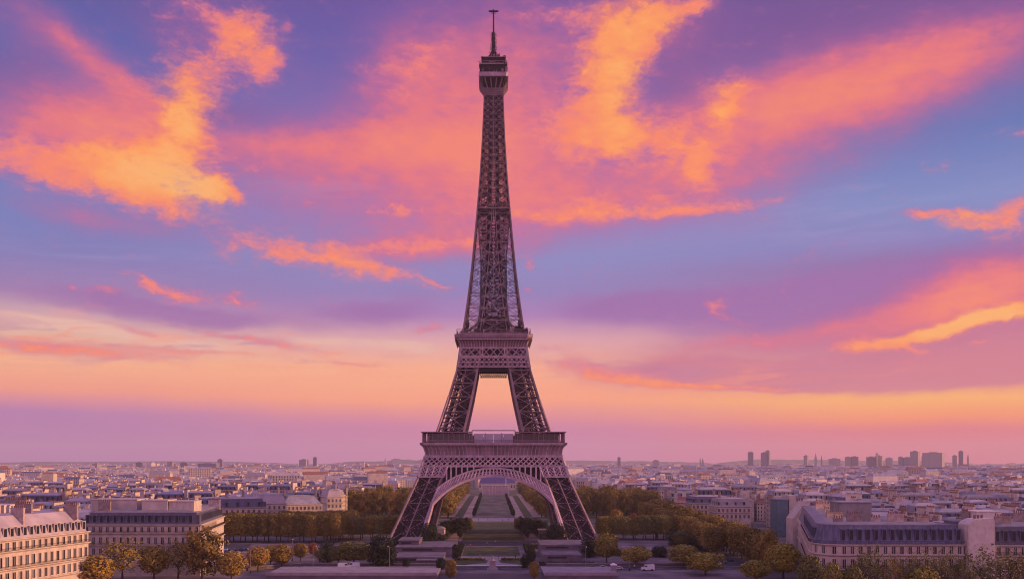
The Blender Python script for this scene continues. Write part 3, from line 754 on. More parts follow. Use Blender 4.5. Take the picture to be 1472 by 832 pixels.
for i, (x0, x1) in enumerate(((-400, -60), (60, 400))):
    for y in (383.4, 396.2):
        mb = MB(); mb.box(x0, x1, y, y + .4, 0, .14); tag(mb.build('kerb', PALE), kind='structure')
mb = MB()
for i in range(60): mb.face([(-200 + i * 7, 389.9, .085), (-197 + i * 7, 389.9, .085), (-197 + i * 7, 390.1, .085), (-200 + i * 7, 390.1, .085)])
WHITE = mat('white_paint', (.75, .73, .70), .7, .1, 1)
tag(mb.build('road_marking', WHITE), kind='structure')
sheet('avenue', [(90, 397), (108, 397), (112, 560), (100, 560)], .06, ASPH)
sheet('avenue', [(-150, 397), (-112, 397), (-128, 505), (-150, 505)], .06, ASPH)
sheet('cross_road', quad(-46, 46, 494, 522), .06, ASPH)
sheet('front_lawn', quad(-14.5, 12.5, 443, 490), .06, LAWN)
sheet('front_lawn', quad(-17, -3, 399, 422), .06, LAWN)
sheet('front_lawn', quad(3, 17, 399, 422), .06, LAWN)
sheet('pale_path', quad(-18, 15, 424, 438), .06, PALE)
sheet('pale_path', [(-12, 404), (-1, 399), (1, 399), (12, 404), (3, 410), (2, 424), (-2, 424), (-3, 410)], .09, PALE)
sheet('basin', quad(-22, 22, 352, 372), .06, WATER)
sheet('lawn', quad(-17.5, 17.5, 526, 690), .06, LAWN)
sheet('terrace', quad(-17, 16, 700, 745), .07, PALE)
sheet('long_lawn', quad(-14, 14, 748, 1225), .06, LAWN2)
for s in (-1, 1):
    sheet('sand_path', [(s * 17, 750), (s * 24, 750), (s * 24, 1225), (s * 17, 1225)][::s], .06, PINKP)
    sheet('sand_path', [(s * 20, 530), (s * 26, 530), (s * 21, 692), (s * 18.2, 692)][::s], .06, PINKP)
    sheet('side_lawn', [(s * 24.5, 760), (s * 31, 760), (s * 31, 1225), (s * 24.5, 1225)][::s], .06, LAWN)
    sheet('sand_walk', [(s * 31, 760), (s * 42, 760), (s * 42, 1300), (s * 31, 1300)][::s], .07, PINKP)
    sheet('car_park', [(s * 66, 470), (s * 100, 452), (s * 100, 470), (s * 66, 497)][::s], .05, PALE if s > 0 else PALE)
def hill(x0, x1, ytop, Y, dep, seed):
    """low ridge whose crest is about ytop pixels high between columns x0 and x1"""
    r = random.Random(seed); mb = MB(); n = 60; X0, X1 = pxy(x0, Y), pxy(x1, Y); zt = pz(ytop, Y)
    top = []
    for i in range(n + 1):
        t = i / n; e = min(1, 4 * t, 4 * (1 - t)); e = e * e * (3 - 2 * e)
        top.append((X0 + (X1 - X0) * t, max(2, zt * e * (1 + .12 * math.sin(t * 9 + seed) + .05 * math.sin(t * 31)) + r.uniform(-3, 3))))
    for (xa, za), (xb, zb) in zip(top, top[1:]):
        mb.face([(xa, Y - dep, -.5), (xb, Y - dep, -.5), (xb, Y, zb), (xa, Y, za)]); mb.face([(xa, Y, za), (xb, Y, zb), (xb, Y + dep, -.5), (xa, Y + dep, -.5)])
    return tag(mb.build('hills', HILL), kind='structure')
hill(1376, 2500, 655.5, 9800, 900, 1); hill(-300, 520, 663.5, 13000, 900, 2); hill(440, 720, 662.5, 12600, 800, 3); hill(640, 1080, 662.5, 12800, 800, 4); hill(980, 1420, 661, 12400, 900, 5); hill(545, 640, 660, 11500, 500, 6)

# ------------------------------------------------------------------ buildings
def wallmat(name, col, win=(.045, .045, .06), orand=.25, pitch=2.7, floor=3.3, wmin=.3, wmax=.68, blank=False):
    m = bpy.data.materials.new(name); m.use_nodes = True; N = NT(m.node_tree); b = N.n['Principled BSDF']
    tc = N.n.new('ShaderNodeTexCoord'); f = N.noise(tc.outputs['Object'], .35, 5, .65); f2 = N.noise(N.vmath('MULTIPLY', tc.outputs['Object'], (1, 1, .12)), .8, 4, .6)
    c = N.mix(N.sstep(f, .3, .72), tuple(v * .8 for v in col) + (1,), tuple(min(1, v * 1.1) for v in col) + (1,))
    c = N.mix(N.math('MULTIPLY', N.sstep(f2, .5, .75), .35), c, tuple(v * .45 for v in col) + (1,))
    if orand:
        r = N.n.new('ShaderNodeObjectInfo').outputs['Random']
        c = N.mix(1.0, c, N.ramp(r, [(0, (1 - orand, 1 - orand * 1.1, 1 - orand * 1.2, 1)), (.6, (1, .97, .93, 1)), (1, (1 + orand, 1 + orand, 1 + orand, 1))]), 'MULTIPLY')
    ro = .85
    if not blank:
        u, v, _ = N.sep(tc.outputs['UV'])
        fu = N.math('FRACT', N.math('DIVIDE', u, pitch)); fv = N.math('FRACT', N.math('DIVIDE', v, floor))
        inu = N.math('MULTIPLY', N.math('GREATER_THAN', fu, wmin), N.math('LESS_THAN', fu, wmax)); inv = N.math('MULTIPLY', N.math('GREATER_THAN', fv, .22), N.math('LESS_THAN', fv, .82))
        w = N.math('MULTIPLY', inu, inv)
        led = N.math('LESS_THAN', fv, .09)
        c = N.mix(N.math('MULTIPLY', led, .6), c, tuple(v * .5 for v in col) + (1,))
        c = N.mix(w, c, win + (1,))
        N.put(b.inputs['Roughness'], N.math('MULTIPLY_ADD', w, -.55, .85))
    else: b.inputs['Roughness'].default_value = .85
    N.put(b.inputs['Base Color'], c); b.inputs['Specular IOR Level'].default_value = .3
    MAT[name] = m; return m
LIME = wallmat('limestone_facade', (.50, .42, .34))
LIME2 = wallmat('cream_facade', (.58, .48, .37), pitch=2.3, floor=3.0)
LIME3 = wallmat('grey_facade', (.36, .33, .31), pitch=3.1, floor=3.1)
BLOCKW = wallmat('tower_block_facade', (.42, .38, .36), win=(.16, .15, .18), pitch=3.6, floor=3.0, wmin=.2, wmax=.8)
PLAIN = wallmat('plain_limestone', (.56, .47, .38), blank=True, orand=0)
PLASTER = wallmat('pale_plaster', (.62, .54, .45), blank=True, orand=.15)
PLASTG = wallmat('grey_plaster', (.30, .29, .28), blank=True, orand=.2)
ZINC = mat('zinc_roof', (.27, .26, .29), .6, .25, .25, orand=.3, stretch=(1, 1, 1), spec=.4)
SLATE = mat('slate_mansard', (.10, .105, .16), .6, .25, .6, orand=.3, spec=.4)
PINKZ = mat('pale_zinc_roof', (.42, .36, .36), .65, .2, .2, spec=.35)
TILE = mat('clay_tile_roof', (.28, .14, .10), .85, .3, .6, orand=.3)
BRICKC = mat('chimney_brick', (.42, .34, .30), .9, .3, .8, orand=.4)
POT = mat('chimney_pot', (.24, .13, .10), .9, .2, 1)
TEAL = mat('teal_cladding', (.10, .17, .19), .7, .15, .3)

def offset(poly, d):
    n = len(poly); out = []
    for i in range(n):
        a, b, c = Vector(poly[i - 1]), Vector(poly[i]), Vector(poly[(i + 1) % n])
        e1, e2 = (b - a).normalized(), (c - b).normalized(); n1, n2 = Vector((e1.y, -e1.x)), Vector((e2.y, -e2.x))
        k = (n1 + n2); k = k / max(.3, 1 + n1.dot(n2)); out.append((b.x + k.x * d, b.y + k.y * d))
    return out
P3 = lambda poly, z: [(x, y, z) for x, y in poly]
def window_mesh(w, h, balcony=False):
    fr = MB(); pn = MB()
    fr.box(-w / 2 - .16, -w / 2, -.16, .02, -.1, h + .14); fr.box(w / 2, w / 2 + .16, -.16, .02, -.1, h + .14); fr.box(-w / 2, w / 2, -.16, .02, h, h + .14); fr.box(-w / 2 - .2, w / 2 + .2, -.26, .02, -.26, -.1)
    fr.box(-.05, .05, -.1, -.035, 0, h)
    pn.box(-w / 2, w / 2, -.03, .02, -.1, h)
    return fr, pn
WIN = {}
def window(parent, w, h, x, y, z, rz):
    k = (round(w, 2), round(h, 2))
    if k not in WIN:
        fr, pn = window_mesh(w, h); j = MB(); j.add(fr)
        pn.m = [1] * len(pn.f); j.add(pn); WIN[k] = j.mesh('window', [PLAIN, GLASS])
    return link('window', WIN[k], parent, (x, y, z), rz)
DORM = {}
DARKG = mat('dormer_glass', (.022, .022, .032), .25, .3, .8, spec=.4)
def dormer(parent, w, h, x, y, z, rz, slate):
    k = (w, h, slate.name)
    if k not in DORM:
        d = MB(); d.box(-w / 2, w / 2, -.02, 2.4, 0, h, 0); d.box(-w / 2 - .12, w / 2 + .12, -.15, 2.5, h, h + .22, 2)
        d.box(-w / 2 + .14, w / 2 - .14, -.09, -.025, .12, h - .1, 3); d.box(-w / 2 - .1, -w / 2 + .12, -.13, -.03, 0, h, 2); d.box(w / 2 - .12, w / 2 + .1, -.13, -.03, 0, h, 2)
        DORM[k] = d.mesh('dormer', [slate, GLASS, slate, DARKG])
    return link('dormer', DORM[k], parent, (x, y, z), rz)
CHIM = {}
def chimney(parent, L, h, x, y, z, rz, m=None):
    m = m or BRICKC; k = (round(L), round(h), m.name)
    if k not in CHIM:
        c = MB(); c.box(-L / 2, L / 2, -.4, .4, -1.5, h, 0); c.box(-L / 2 - .12, L / 2 + .12, -.52, .52, h, h + .2, 0)
        n = max(3, int(L / .7))
        for i in range(n):
            u = -L / 2 + .3 + (L - .6) * i / (n - 1); c.box(u - .15, u + .15, -.15, .15, h + .2, h + .2 + (.7 if i % 3 else 1.0), 1)
        CHIM[k] = c.mesh('chimney', [m, POT])
    return link('chimney', CHIM[k], parent, (x, y, z), rz)
def apartment(name, label, poly, zwall, mh=4.5, inset=2.0, rise=1.2, rows=(), edges=(), pitch=2.6, ww=1.15, dorm=None, cornices=(), balconies=(), chim=(), slate=None, roofm=None, wall=None, cat='building', group=None, boxes=(), max_win=96):
    cx = sum(p[0] for p in poly) / len(poly); cyy = sum(p[1] for p in poly) / len(poly)
    T = thing(name, label, cat, (cx, cyy, 0), 0, group); poly = [(x - cx, y - cyy) for x, y in poly]
    slate = slate or SLATE; roofm = roofm or ZINC
    w = MB(); w.hull(P3(poly, 0), P3(poly, zwall), 0, caps=(0, 1)); w.build('wall', wall or PLAIN, T)
    r = MB(); p0, p1, p2 = offset(poly, -.35), offset(poly, -inset), offset(poly, -inset - min(5, inset * 2))
    r.hull(P3(p0, zwall), P3(p1, zwall + mh), 0, caps=(0, 0)); r.hull(P3(p1, zwall + mh), P3(p2, zwall + mh + rise), 1, caps=(0, 1))
    rr = offset(poly, -inset + .25); r.hull(P3(rr, zwall + mh - .05), P3(rr, zwall + mh + .22), 1, caps=(0, 0))
    r.build('roof', [slate, roofm], T)
    for z in cornices:
        c = MB(); c.hull(P3(offset(poly, .05), z - .55), P3(offset(poly, .55), z - .1), 0, caps=(0, 0)); c.hull(P3(offset(poly, .55), z - .1), P3(offset(poly, .55), z + .15), 0, caps=(1, 1)); c.build('cornice', PLAIN, T)
    for z in balconies:
        c = MB(); q = offset(poly, .5)
        for i in edges:
            a, b = Vector(q[i]), Vector(q[(i + 1) % len(q)]); L = (b - a).length; k = max(1, int(L / .45))
            for zz in (.12, .95): c.bar((a.x, a.y, z + zz), (b.x, b.y, z + zz), .07, 0)
            for t in range(k + 1): p = a.lerp(b, t / k); c.bar((p.x, p.y, z), (p.x, p.y, z + .95), .05, 0, caps=False)
        c.build('balcony_rail', IRON_D, T)
    nw = 0
    for ei in edges:
        a, b = Vector(poly[ei]), Vector(poly[(ei + 1) % len(poly)]); e = (b - a); L = e.length; e.normalize(); nrm = Vector((e.y, -e.x)); rz = math.atan2(nrm.y, nrm.x) + math.pi / 2
        k = max(1, int((L - 1.0) / pitch))
        for i in range(k):
            p = a + e * (L * (i + .5) / k)
            for (z, h) in rows:
                if nw < max_win: window(T, ww, h, p.x + nrm.x * .02, p.y + nrm.y * .02, z, rz); nw += 1
            if dorm and L > 4:
                dw, dh, every = dorm
                if i % every == 0:
                    q = p - nrm * .75; dormer(T, dw, dh, q.x, q.y, zwall + .25, rz, slate)
    for (x, y, L, h, rz) in chim: chimney(T, L, h, x - cx, y - cyy, zwall + mh + rise * .6, rz)
    for (x0, x1, y0, y1, z1, m) in boxes:
        q = MB(); q.box(x0 - cx, x1 - cx, y0 - cyy, y1 - cyy, zwall + mh - .3, z1); q.box(x0 - cx - .2, x1 - cx + .2, y0 - cyy - .2, y1 - cyy + .2, z1, z1 + .3, 0); q.build('roof_house', m, T)
    return T

# the near blocks, left
LEFT_ROW = []
dA = Vector((10.3, 40)).normalized(); nA = Vector((dA.y, -dA.x)); A0 = Vector((-149, 288)) - dA * 40; A1 = A0 + dA * 80.5
apartment('apartment_building', 'sunlit orange stone apartment building cut off by the left edge', [tuple(A0), tuple(A1), tuple(A1 - nA * 40), tuple(A0 - nA * 40)], 19.6, 3.7, 1.6, 3.4,
    rows=((16.5, 2.3), (11.4, 3.0), (6.9, 2.6)), edges=(0,), pitch=2.7, ww=1.2, dorm=(1.5, 3.2, 1), cornices=(16.0, 10.5, 19.6, 6.2), balconies=(16.15, 10.65), slate=PINKZ, roofm=PINKZ, wall=PLAIN,
    chim=[(A0.x + dA.x * t - nA.x * o, A0.y + dA.y * t - nA.y * o, 4 + o * .2, h, math.atan2(dA.y, dA.x) + math.pi / 2) for t, o, h in ((52, 4, 3.4), (76, 3.2, 3.2), (64, 12, 4.2), (40, 12, 3), (58, 20, 4), (72, 22, 5), (48, 26, 3))],
    boxes=[(-166, -160, 312, 330, 29.0, PLASTER), (-180, -168, 318, 327, 27.6, PLASTER)])
apartment('apartment_building', 'stone apartment building with blue slate mansard behind the bare trees', [(-156, 363), (-111.5, 363), (-119, 421), (-162, 415)], 19.5, 4.5, 1.9, .8,
    rows=((17.0, 1.7), (12.5, 2.3), (8.3, 2.3)), edges=(0, 1), pitch=2.45, ww=1.0, dorm=(1.35, 3.3, 1), cornices=(19.5, 16.2, 11.6), balconies=(16.35, 11.75), roofm=ZINC, wall=PLASTER,
    chim=[(-150, 368, 5, 2.6, 0), (-140, 380, 6, 3, .1), (-128, 395, 6, 2.6, 0), (-120, 410, 5, 2.4, 0), (-135, 405, 5, 3, 0)],
    boxes=[(-136, -126, 369, 379, 28.4, PLASTER), (-125.6, -116, 369.5, 379, 28.0, PLASTER), (-157, -139, 372, 384, 28.6, PLASTER)])
LEFT_ROW.append(apartment('apartment_building', 'zinc roofed apartment block behind the clipped dark tree hedge', [(-168, 560), (-137, 560), (-140, 582), (-170, 582)], 16.5, 5.2, 2.4, 1.0, rows=((13.3, 2.0), (9.2, 2.2)), edges=(0, 1), pitch=2.9, dorm=(1.4, 3, 2), cornices=(16.5, 12.6), roofm=PINKZ, chim=[(-160, 568, 6, 3, 1.57), (-150, 570, 6, 3, 1.57)]))
LEFT_ROW.append(apartment('apartment_building', 'tall narrow building with glowing sunlit side wall left of tower', [(-152, 596), (-134, 596), (-136, 622), (-154, 622)], 17.5, 5.5, 2.2, 1.0, rows=((14, 2.0), (10, 2.2)), edges=(0, 1), pitch=2.6, cornices=(17.5, 13.3), slate=PINKZ, roofm=PINKZ, wall=PLASTER, chim=[(-138, 604, 5, 3.4, 1.57), (-147, 610, 7, 3, 1.57)]))
LEFT_ROW.append(apartment('apartment_building', 'lavender roofed long block with dark roof garden left of tower', [(-145, 640), (-119, 640), (-121, 664), (-147, 664)], 15.0, 5.6, 4.5, .6, rows=((11.6, 2.0),), edges=(0, 1), pitch=2.5, cornices=(15.0,), slate=ZINC, roofm=ZINC, chim=[(-122, 650, 5, 3.6, 1.57), (-143, 650, 5, 3.6, 1.57)]))
LEFT_ROW.append(apartment('apartment_building', 'cream corner building lit by the sun at the end of the left row', [(-125, 690), (-114, 690), (-116, 716), (-128, 716)], 18, 5, 2, 1, rows=((14.6, 2), (10.6, 2.1)), edges=(0, 1), pitch=2.5, cornices=(18, 13.6), slate=PINKZ, roofm=PINKZ, wall=PLASTER, chim=[(-117, 700, 5, 3, 1.57)], boxes=[(-124, -120, 700, 706, 29, PLASTER)]))
for T in LEFT_ROW: T.rotation_euler = (0, 0, math.radians(20))
# right
R1 = [(134, 420), (122.8, 380), (100.9, 304), (100.2, 299.5), (101, 296), (103, 293.3), (106, 292), (143.8, 292), (143.8, 309), (119.5, 309), (148, 416)]
apartment('apartment_building', 'long stone building with blue slate mansard and rounded corner', R1, 18.06, 5.9, 1.7, .5, rows=((15.35, 2.3), (11.2, 2.5)), edges=(6, 2, 3, 4, 5, 1), pitch=2.35, ww=1.1, dorm=(1.3, 4.3, 1), cornices=(18.06, 14.95, 10.6), balconies=(18.2, 10.75), roofm=ZINC,
    slate=mat('blue_slate', (.105, .11, .175), .5, .45, 1.1, spec=.45, stretch=(1, 1, .12)), wall=PLAIN, max_win=100,
    chim=[(109, 302, 3, 1.2, 0), (115, 304, 5, 1.6, 0), (122, 305, 3, 1.4, 0), (128, 304, 5, 1.8, 0), (137, 305, 4, 1.6, .1), (116, 325, 6, 1.8, .2), (124, 350, 6, 2, .2), (133, 385, 7, 2.2, .2), (138, 402, 5, 2.4, .2)],
    boxes=[])
T = thing('rooftop_block', 'blank grey block rising behind the long blue mansard roof', 'building', (126, 336, 0)); mb = MB(); mb.box(-5.5, 5.5, -4, 6, 0, 29.2); mb.build('wall', PLASTG, T); mb = MB(); mb.box(-5.8, 5.8, -4.3, 6.3, 29.2, 29.6); mb.build('roof', ZINC, T)
def party_wall(name, label, x0, x1, y0, y1, z, m, slope=0):
    T = thing(name, label, 'wall', ((x0 + x1) / 2, (y0 + y1) / 2, 0)); w = (x1 - x0) / 2; d = (y1 - y0) / 2; b = MB()
    prof = [(-w, 0), (w, 0), (w, z - .6), (w - .5, z)] + ([(-w * .35, z - .25), (-w * .8, z - 1.0), (-w, z - 1.9)] if not slope else [(w * .55, z), (-w, z - slope)])
    b.hull([(x, -d, zz) for x, zz in prof], [(x, d, zz) for x, zz in prof], 0); b.build('wall', m, T)
    c = MB()
    for i in range(3): c.box(-w * .2 + i * 1.1, -w * .2 + i * 1.1 + .5, -.3, .3, z - .3, z + .9)
    c.build('chimney_pot', POT, T); return T
party_wall('party_wall', 'blank cream end wall with curved top between the slate mansards', 144.6, 152.6, 290.6, 297, 26.2, PLASTER)
party_wall('party_wall', 'tall slanting pale end wall behind the rounded corner building', 132.5, 140, 422, 432, 26.4, PLASTER, 8)
apartment('apartment_building', 'slate mansard stone building cut off by the right edge', [(153.3, 292), (196, 292), (196, 330), (153.3, 330)], 17.8, 5.6, 1.7, .6, rows=((15.1, 2.3), (10.4, 2.4)), edges=(0,), pitch=2.4, dorm=(1.3, 4.1, 1), cornices=(17.8, 14.7, 10.2), balconies=(17.95, 14.85), chim=[(160, 300, 5, 2.4, 0), (172, 310, 6, 3, 0), (157, 318, 4, 3, 1.57)], boxes=[(158, 166, 312, 320, 27, PLASTER)])
T = thing('annex', 'teal clad rooftop annex beside the slanting pale wall', 'building', (166, 560, 0)); mb = MB(); mb.box(-1.2, 5, -6, 8, 0, 21.5); mb.build('wall', TEAL, T); mb = MB(); mb.box(-1.5, 5.3, -6.3, 8.3, 21.5, 22); mb.build('roof', ZINC, T); mb = MB(); mb.box(5.5, 9.6, -6.4, 8, 0, 24.2); mb.build('stair_tower', PLASTER, T)
apartment('apartment_building', 'stone block with patchy facade beside the teal rooftop annex', [(138, 590), (159, 590), (159, 612), (138, 612)], 15.8, 4.6, 1.8, .8, rows=((12.6, 2), (8.8, 2)), edges=(0, 3), pitch=2.5, cornices=(15.8, 12), chim=[(142, 600, 5, 3, 1.57), (154, 600, 5, 3, 1.57)], slate=ZINC, roofm=PINKZ, dorm=(1.3, 2.6, 2))
apartment('apartment_building', 'pale zinc roofed block above the long row of trees right of tower', [(133, 640), (160, 640), (160, 664), (133, 664)], 15.5, 4.6, 1.8, .8, rows=((12.4, 2), (8.8, 2)), edges=(0, 3), pitch=2.5, cornices=(15.5, 11.8), chim=[(138, 650, 5, 3, 1.57), (150, 650, 5, 3, 1.57)], roofm=PINKZ, dorm=(1.3, 2.6, 2))
apartment('arcaded_building', 'long low pale building with arcades beyond the trees left of tower', [(-256, 1500), (-118, 1500), (-118, 1530), (-256, 1530)], 14.5, 4.5, 3, 1, rows=((9.5, 3.2), (4.5, 3.2)), edges=(0,), pitch=3.1, ww=1.7, cornices=(14.5, 8.6), slate=PINKZ, roofm=PINKZ, chim=[(-240 + i * 17, 1515, 5, 2.5, 0) for i in range(7)])
apartment('arcaded_building', 'long low pale building with arcades beyond the trees right of tower', [(130, 1500), (222, 1500), (222, 1530), (130, 1530)], 14.5, 4.5, 3, 1, rows=((9.5, 3.2), (4.5, 3.2)), edges=(0,), pitch=3.1, ww=1.7, cornices=(14.5, 8.6), slate=ZINC, roofm=PINKZ, chim=[(140 + i * 17, 1515, 5, 2.5, 0) for i in range(5)])
PURP = mat('violet_slate', (.10, .08, .22), .55, .2, .2)
apartment('military_school', 'violet roofed palace seen through the arch behind the lawn', [(-23, 1480), (34, 1480), (34, 1510), (-23, 1510)], 10.5, 11.5, 5, 1, rows=((4, 4),), edges=(0,), pitch=4, ww=1.8, cornices=(10.5,), slate=PURP, roofm=PURP)
T = thing('flagpole', 'white flagpole standing before the violet palace roof', 'flagpole', (19, 1470, 0)); mb = MB(); mb.tube([(0, 0, 0), (0, 0, 26)], [.45, .3], 8); mb.build('pole', WHITE, T); mb = MB(); mb.lathe([(0, 0), (.5, .4), (0, .9)], (0, 0, 26), 8); mb.build('finial', WHITE, T)
T = thing('exhibition_hall', 'beige blank hall at the far end of the long lawn', 'building', (3, 1250, 0)); mb = MB(); mb.box(-18, 18, 0, 14, 0, 12.4); mb.build('wall', wallmat('pink_plaster', (.50, .38, .36), blank=True, orand=0), T); mb = MB(); mb.box(-18.6, 18.6, -.6, 14.6, 12.4, 13); mb.build('roof', PINKZ, T)
for i in range(9): mb = MB(); mb.box(-17.5 + i * 4.2, -16.8 + i * 4.2, -.5, -.02, 0, 12.3); mb.build('pilaster', PLASTER, T)

# ---- standing blocks of the middle distance: prototypes copied one by one
def proto(w, d, h, mh, wall, slate, roofm, seed, gable=False):
    r = random.Random(seed); T = thing('town_house', 'x', 'building'); poly = [(-w / 2, -d / 2), (w / 2, -d / 2), (w / 2, d / 2), (-w / 2, d / 2)]
    b = MB(); b.hull(P3(poly, 0), P3(poly, h), 0, caps=(0, 1))
    q = offset(poly, .35); b.hull(P3(q, h - .35), P3(q, h), 1); b.build('wall', [wall, PLAIN], T)
    R = MB()
    if gable:
        R.face([(-w / 2, -d / 2 - .4, h), (w / 2, -d / 2 - .4, h), (w / 2, 0, h + mh), (-w / 2, 0, h + mh)], 0); R.face([(w / 2, d / 2 + .4, h), (-w / 2, d / 2 + .4, h), (-w / 2, 0, h + mh), (w / 2, 0, h + mh)], 0)
        for s in (-1, 1): R.face([(s * w / 2, -d / 2 * s, h), (s * w / 2, d / 2 * s, h), (s * w / 2, 0, h + mh)], 1)
    else:
        R.hull(P3(offset(poly, -.3), h), P3(offset(poly, -1.6), h + mh), 0, caps=(0, 0)); R.hull(P3(offset(poly, -1.6), h + mh), P3(offset(poly, -min(w, d) * .32), h + mh + 1.3), 1, caps=(0, 1))
    R.build('roof', [slate, PLASTER if gable else roofm], T)
    for s in (-1, 1):
        if r.random() < .85: chimney(T, d * r.uniform(.35, .7), mh * .4 + r.uniform(1.2, 2.4), s * (w / 2 - .5), r.uniform(-1, 1), h + mh * .6, math.pi / 2, r.choice((PLASTER, BRICKC)))
    for i in range(r.randrange(1, 4)): chimney(T, r.uniform(2, 4), r.uniform(1.2, 2.6), r.uniform(-w * .35, w * .35), r.uniform(-d * .2, d * .3), h + mh + .6, r.choice((0, math.pi / 2)), r.choice((PLASTER, BRICKC)))
    if not gable:
        n = max(2, int(w / 3.2))
        for i in range(n): dormer(T, 1.3, mh * .7, -w / 2 + w * (i + .5) / n, -d / 2 + .6, h + .2, 0, slate)
    return T
HOUSES = [proto(22, 14, 16, 3.6, LIME, SLATE, ZINC, 1), proto(16, 13, 18, 3.4, LIME2, ZINC, PINKZ, 2), proto(30, 15, 15, 3.8, LIME, ZINC, PINKZ, 3), proto(19, 14, 19, 3.0, LIME3, SLATE, ZINC, 4), proto(14, 12, 14, 4.5, LIME2, TILE, TILE, 5, True),
          proto(26, 16, 17, 4.0, LIME2, SLATE, PINKZ, 6), proto(18, 14, 15, 5, PLASTER, PINKZ, PINKZ, 7, True), proto(36, 15, 16.5, 3.6, LIME3, ZINC, ZINC, 8)]
HW = [22, 16, 30, 19, 14, 26, 18, 36]
def blocked(x, y, w=12):
    if y < 575: return True
    if -112 - w < x < 134 + w and y < 1500: return True
    if y < 700 and (-172 - w < x < -110 or 128 < x < 172 + w): return True
    if 1470 < y < 1560 and -260 - w < x < 226 + w: return True
    return False
hs = []
r = random.Random(21); y = 590
while len(hs) < 300:
    Y0 = y; half = 760 * Y0 / F + 40
    for side in (-1, 1):
        x = side * (112 if side < 0 else 134); blk = 0
        while abs(x) < half + 20:
            i = r.randrange(8); w = HW[i]; x2 = x + side * w / 2
            yy = Y0 + 10 * math.sin(x2 / 90 + Y0 / 130) + r.uniform(-3, 3)
            if not blocked(x2, yy, w / 2): hs.append((x2, yy, i, math.radians(r.gauss(0, 5) + (90 if r.random() < .12 else 0)) + .10 * math.sin(x2 / 140)))
            x += side * (w + .3); blk += w
            if blk > r.uniform(70, 120): x += side * r.uniform(9, 20); blk = 0
    y += r.choice((17, 20, 34, 42)) * (1 + (y - 590) / 700)
hand = []
for yy, xs in ((332, (140, 232)), (352, (138, 240)), (372, (142, 240)), (394, (146, 260)), (418, (152, 270)), (444, (160, 280)), (470, (166, 290)), (500, (172, 310)), (530, (176, 330)), (556, (178, 345))):
    x = xs[0]
    while x < xs[1]:
        i = r.randrange(8); hand.append((x + HW[i] / 2, yy + r.uniform(-2, 2), i, math.radians(r.gauss(0, 4)))); x += HW[i] + (.3 if r.random() < .8 else 8)
for yy, xs in ((440, (-300, -166)), (462, (-310, -160)), (486, (-320, -158)), (512, (-330, -160)), (540, (-340, -172)), (562, (-350, -176))):
    x = xs[1]
    while x > xs[0]:
        i = r.randrange(8); hand.append((x - HW[i] / 2, yy + r.uniform(-2, 2), i, math.radians(r.gauss(0, 4)))); x -= HW[i] + (.3 if r.random() < .8 else 8)
hand = [h for h in hand if -40 < CX + F * h[0] / h[1] < 1510]
hs = hand + [h for h in hs if -30 < CX + F * h[0] / h[1] < 1500][:296 - len(hand)]
Ymax = max(h[1] for h in hs)
GRP = {(-1, 0): ('town houses in the near streets left of the tower', 'zinc roofed stone town house in the packed streets left of tower'), (1, 0): ('town houses in the near streets right of the tower', 'zinc roofed stone town house in the packed streets right of tower'),
       (-1, 1): ('town houses further back left of the tower', 'small distant town house among hazy roofs left of tower'), (1, 1): ('town houses further back right of the tower', 'small distant town house among hazy roofs right of tower')}
for (x, y, i, a) in hs:
    g, l = GRP[(-1 if x < 0 else 1, 0 if y < 850 else 1)]
    o = dup(HOUSES[i], (x, y, 0), a, (r.uniform(.95, 1.05), 1, r.uniform(.86, 1.12) if y > 575 else r.uniform(.84, 1.0)), l, g)
for h in HOUSES: remove(h)

